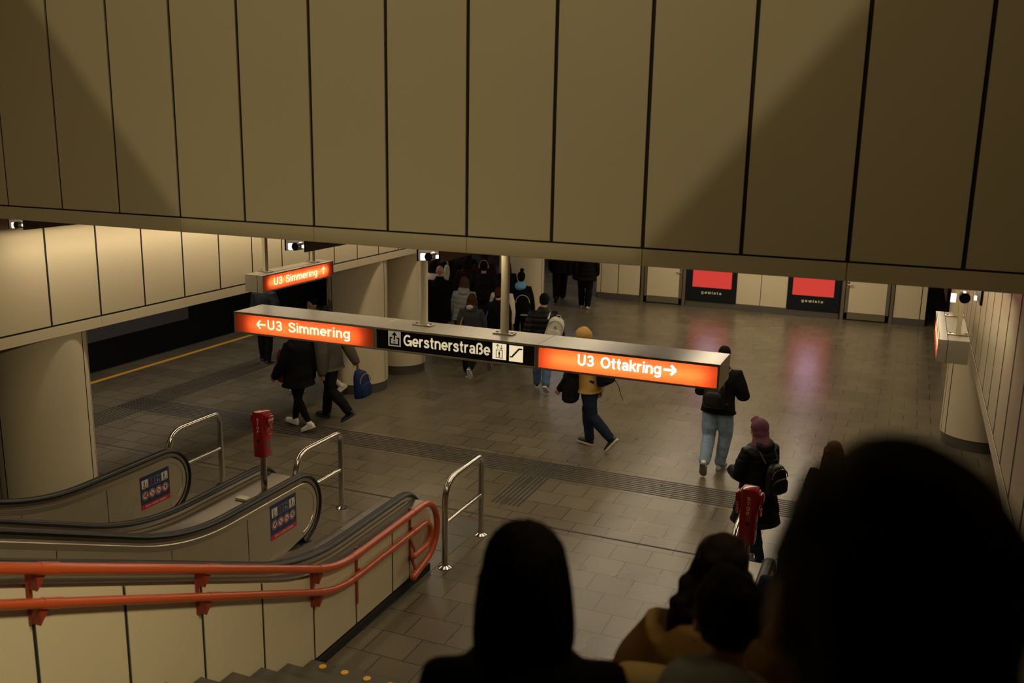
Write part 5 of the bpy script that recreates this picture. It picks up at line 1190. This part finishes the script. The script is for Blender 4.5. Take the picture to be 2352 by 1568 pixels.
for i, (x, y, k, m_, lb) in enumerate(far):
    person(lb, (x, y, 0), 26, 1.70+0.03*(i % 4), dict(WALK if i % 2 else WALK2), i % 3 == 0, dict(mat=m_, name='coat', hem=-0.25, loose=0.055, hoodup=C_MAROON if k == 'red' else None), dict(mat=C_BLACK), dict(mat=SHOE_B), None if k == 'red' else dict(mat=(H_DARK, H_BLACK, H_BROWN)[i % 3], kind=('long' if i % 3 == 0 else 'short')), seed=20+i, voxel=0.012, hands=False)
person('person in black jacket and wide trousers half hidden by the far column', (-8.62, 24.1, 0), 20, 1.72, dict(WALK2), False, dict(mat=C_BLACK, name='jacket', hem=-0.12, loose=0.06), dict(mat=C_BLACK, fit=0.035), dict(mat=SHOE_B), dict(mat=H_DARK), seed=31, voxel=0.011)
person('person in black padded coat with pale shoes beyond the far round column', (-7.68, 23.45, 0), 14, 1.74, dict(WALK, hipL=6, hipR=-6, kneeR=8, footR=-6), False, dict(mat=C_BLACK, name='coat', hem=-0.20, loose=0.07, flare=0.05, post=quilt(0.008, 0.12, 32)), dict(mat=C_BLACK, fit=0.025), dict(mat=SHOE_CREAM, sole=SOLE_W), dict(mat=H_DARK), seed=32, voxel=0.011, girth=1.15)

# ---- foreground: people riding down the right escalator and on the stairs, seen from behind
def esc_person(label, px, py, d, heading, h=None, **kw):
    q = at_dist(px, py, d); zf = SL*(6.5-q.y)
    hh = h or (q.z-zf)
    return person(label, (q.x, q.y, q.z-hh), heading, hh, **kw)
fa = esc_person('person with smooth chin length dark hair and black coat on the stairs', 1207, 1222, 1.95, 22, 1.66, pose=dict(STAND, nod=2), female=True, top=dict(mat=C_BLACK, name='coat', hem=-0.25, loose=0.045, collar=0.01), bottom=dict(mat=C_BLACK), shoe=dict(mat=SHOE_B), hair=dict(mat=H_DARK, kind='bob', vol=1.12), seed=41)
fb = esc_person('person with half tied curly dark hair and mustard brown coat on the right escalator', 1660, 1234, 2.95, 6, 1.68, pose=dict(STAND, abL=20, abR=16), female=True, top=dict(mat=C_TAN, name='coat', hem=-0.35, loose=0.085, flare=0.06), bottom=dict(mat=C_BLACK), shoe=dict(mat=SHOE_B), hair=dict(mat=H_DARK, kind='halfup', vol=1.02), seed=42)
fd_ = esc_person('person with short curly hair and grey hooded top on the right escalator', 1688, 1336, 2.12, 14, 1.63, pose=dict(STAND, nod=20), female=True, top=dict(mat=C_GREY, name='hooded_top', hem=-0.12, loose=0.05, hood=C_GREY, hood_up=0.01, hood_dx=-0.06), bottom=dict(mat=C_NAVY), shoe=dict(mat=SHOE_B), hair=dict(mat=H_DARK, kind='curly', vol=1.06, nape=0.04), skinm=SKIN2, seed=44)
side_bag(fb, 'beige bag on a black strap behind the shoulder of the person in mustard brown', C_BEIGE, 0.27, -0.17, -0.26, (0.30, 0.18, 0.34), strap_to=(0.455, -0.12), strapm=C_BLACK)
B().tube([fd_['hd'](-0.082, 0.0, -0.052)+V((0, 0.008*math.cos(2*PI*i/14), 0.008*math.sin(2*PI*i/14)-0.008)) for i in range(14)], 0.0015, 6, True).build('earring', mat('gold', (0.6, 0.4, 0.12), rough=0.25, metal=1.0), None, True).parent = fd_['root']
fe = esc_person('person with long light brown hair and navy jacket at the foot of the right escalator', 1826, 1242, 6.95, 8, 1.68, pose=dict(STAND), female=True, top=dict(mat=C_NAVY, name='jacket', hem=-0.12, loose=0.05), bottom=dict(mat=C_BLACK), shoe=dict(mat=SHOE_B), hair=dict(mat=H_LIGHT, kind='long', len=0.16, vol=1.1), seed=45)
ff = esc_person('person with short dark hair, a huge dark head right before the camera', 2128, 1048, 0.63, 12, None, pose=dict(STAND, nod=4, yaw=6), female=False, top=dict(mat=C_BLACK, name='coat', hem=-0.2, loose=0.05), bottom=dict(mat=C_BLACK), shoe=dict(mat=SHOE_B), hair=dict(mat=H_BLACK, kind='curly', vol=1.05, post=curls(0.003, 90, 3)), skinm=SKIN2, seed=46)
bk = backpack(fe, 'dark backpack with a bottle in its side pocket on the person in navy', C_BLACK2, (0.30, 0.17, 0.44), 0.12, depth0=0.18)
q = at_dist(1782, 1436, 6.75)
bt = thing('water_bottle', 'clear plastic bottle with a yellow cap in a backpack side pocket', 'bottle', (q.x, q.y, q.z-0.10))
mg = bpy.data.materials.new('clear_plastic'); mg.use_nodes = True; pb = mg.node_tree.nodes['Principled BSDF']; pb.inputs['Transmission Weight'].default_value = 0.9; pb.inputs['Roughness'].default_value = 0.08; pb.inputs['Base Color'].default_value = (0.7, 0.66, 0.6, 1); pb.inputs['IOR'].default_value = 1.3
B().lathe([(0, 0), (0.030, 0), (0.032, 0.01), (0.032, 0.10), (0.026, 0.13), (0.013, 0.155), (0.012, 0.172)], bt.location, 24).build('bottle_body', mg, bt, True)
B().lathe([(0.015, 0.168), (0.0155, 0.19), (0.013, 0.194), (0, 0.194)], bt.location, 20).build('cap', mat('cap_yellow', (0.75, 0.50, 0.02), rough=0.4), bt, True, label='yellow screw cap')
finish_jobs()
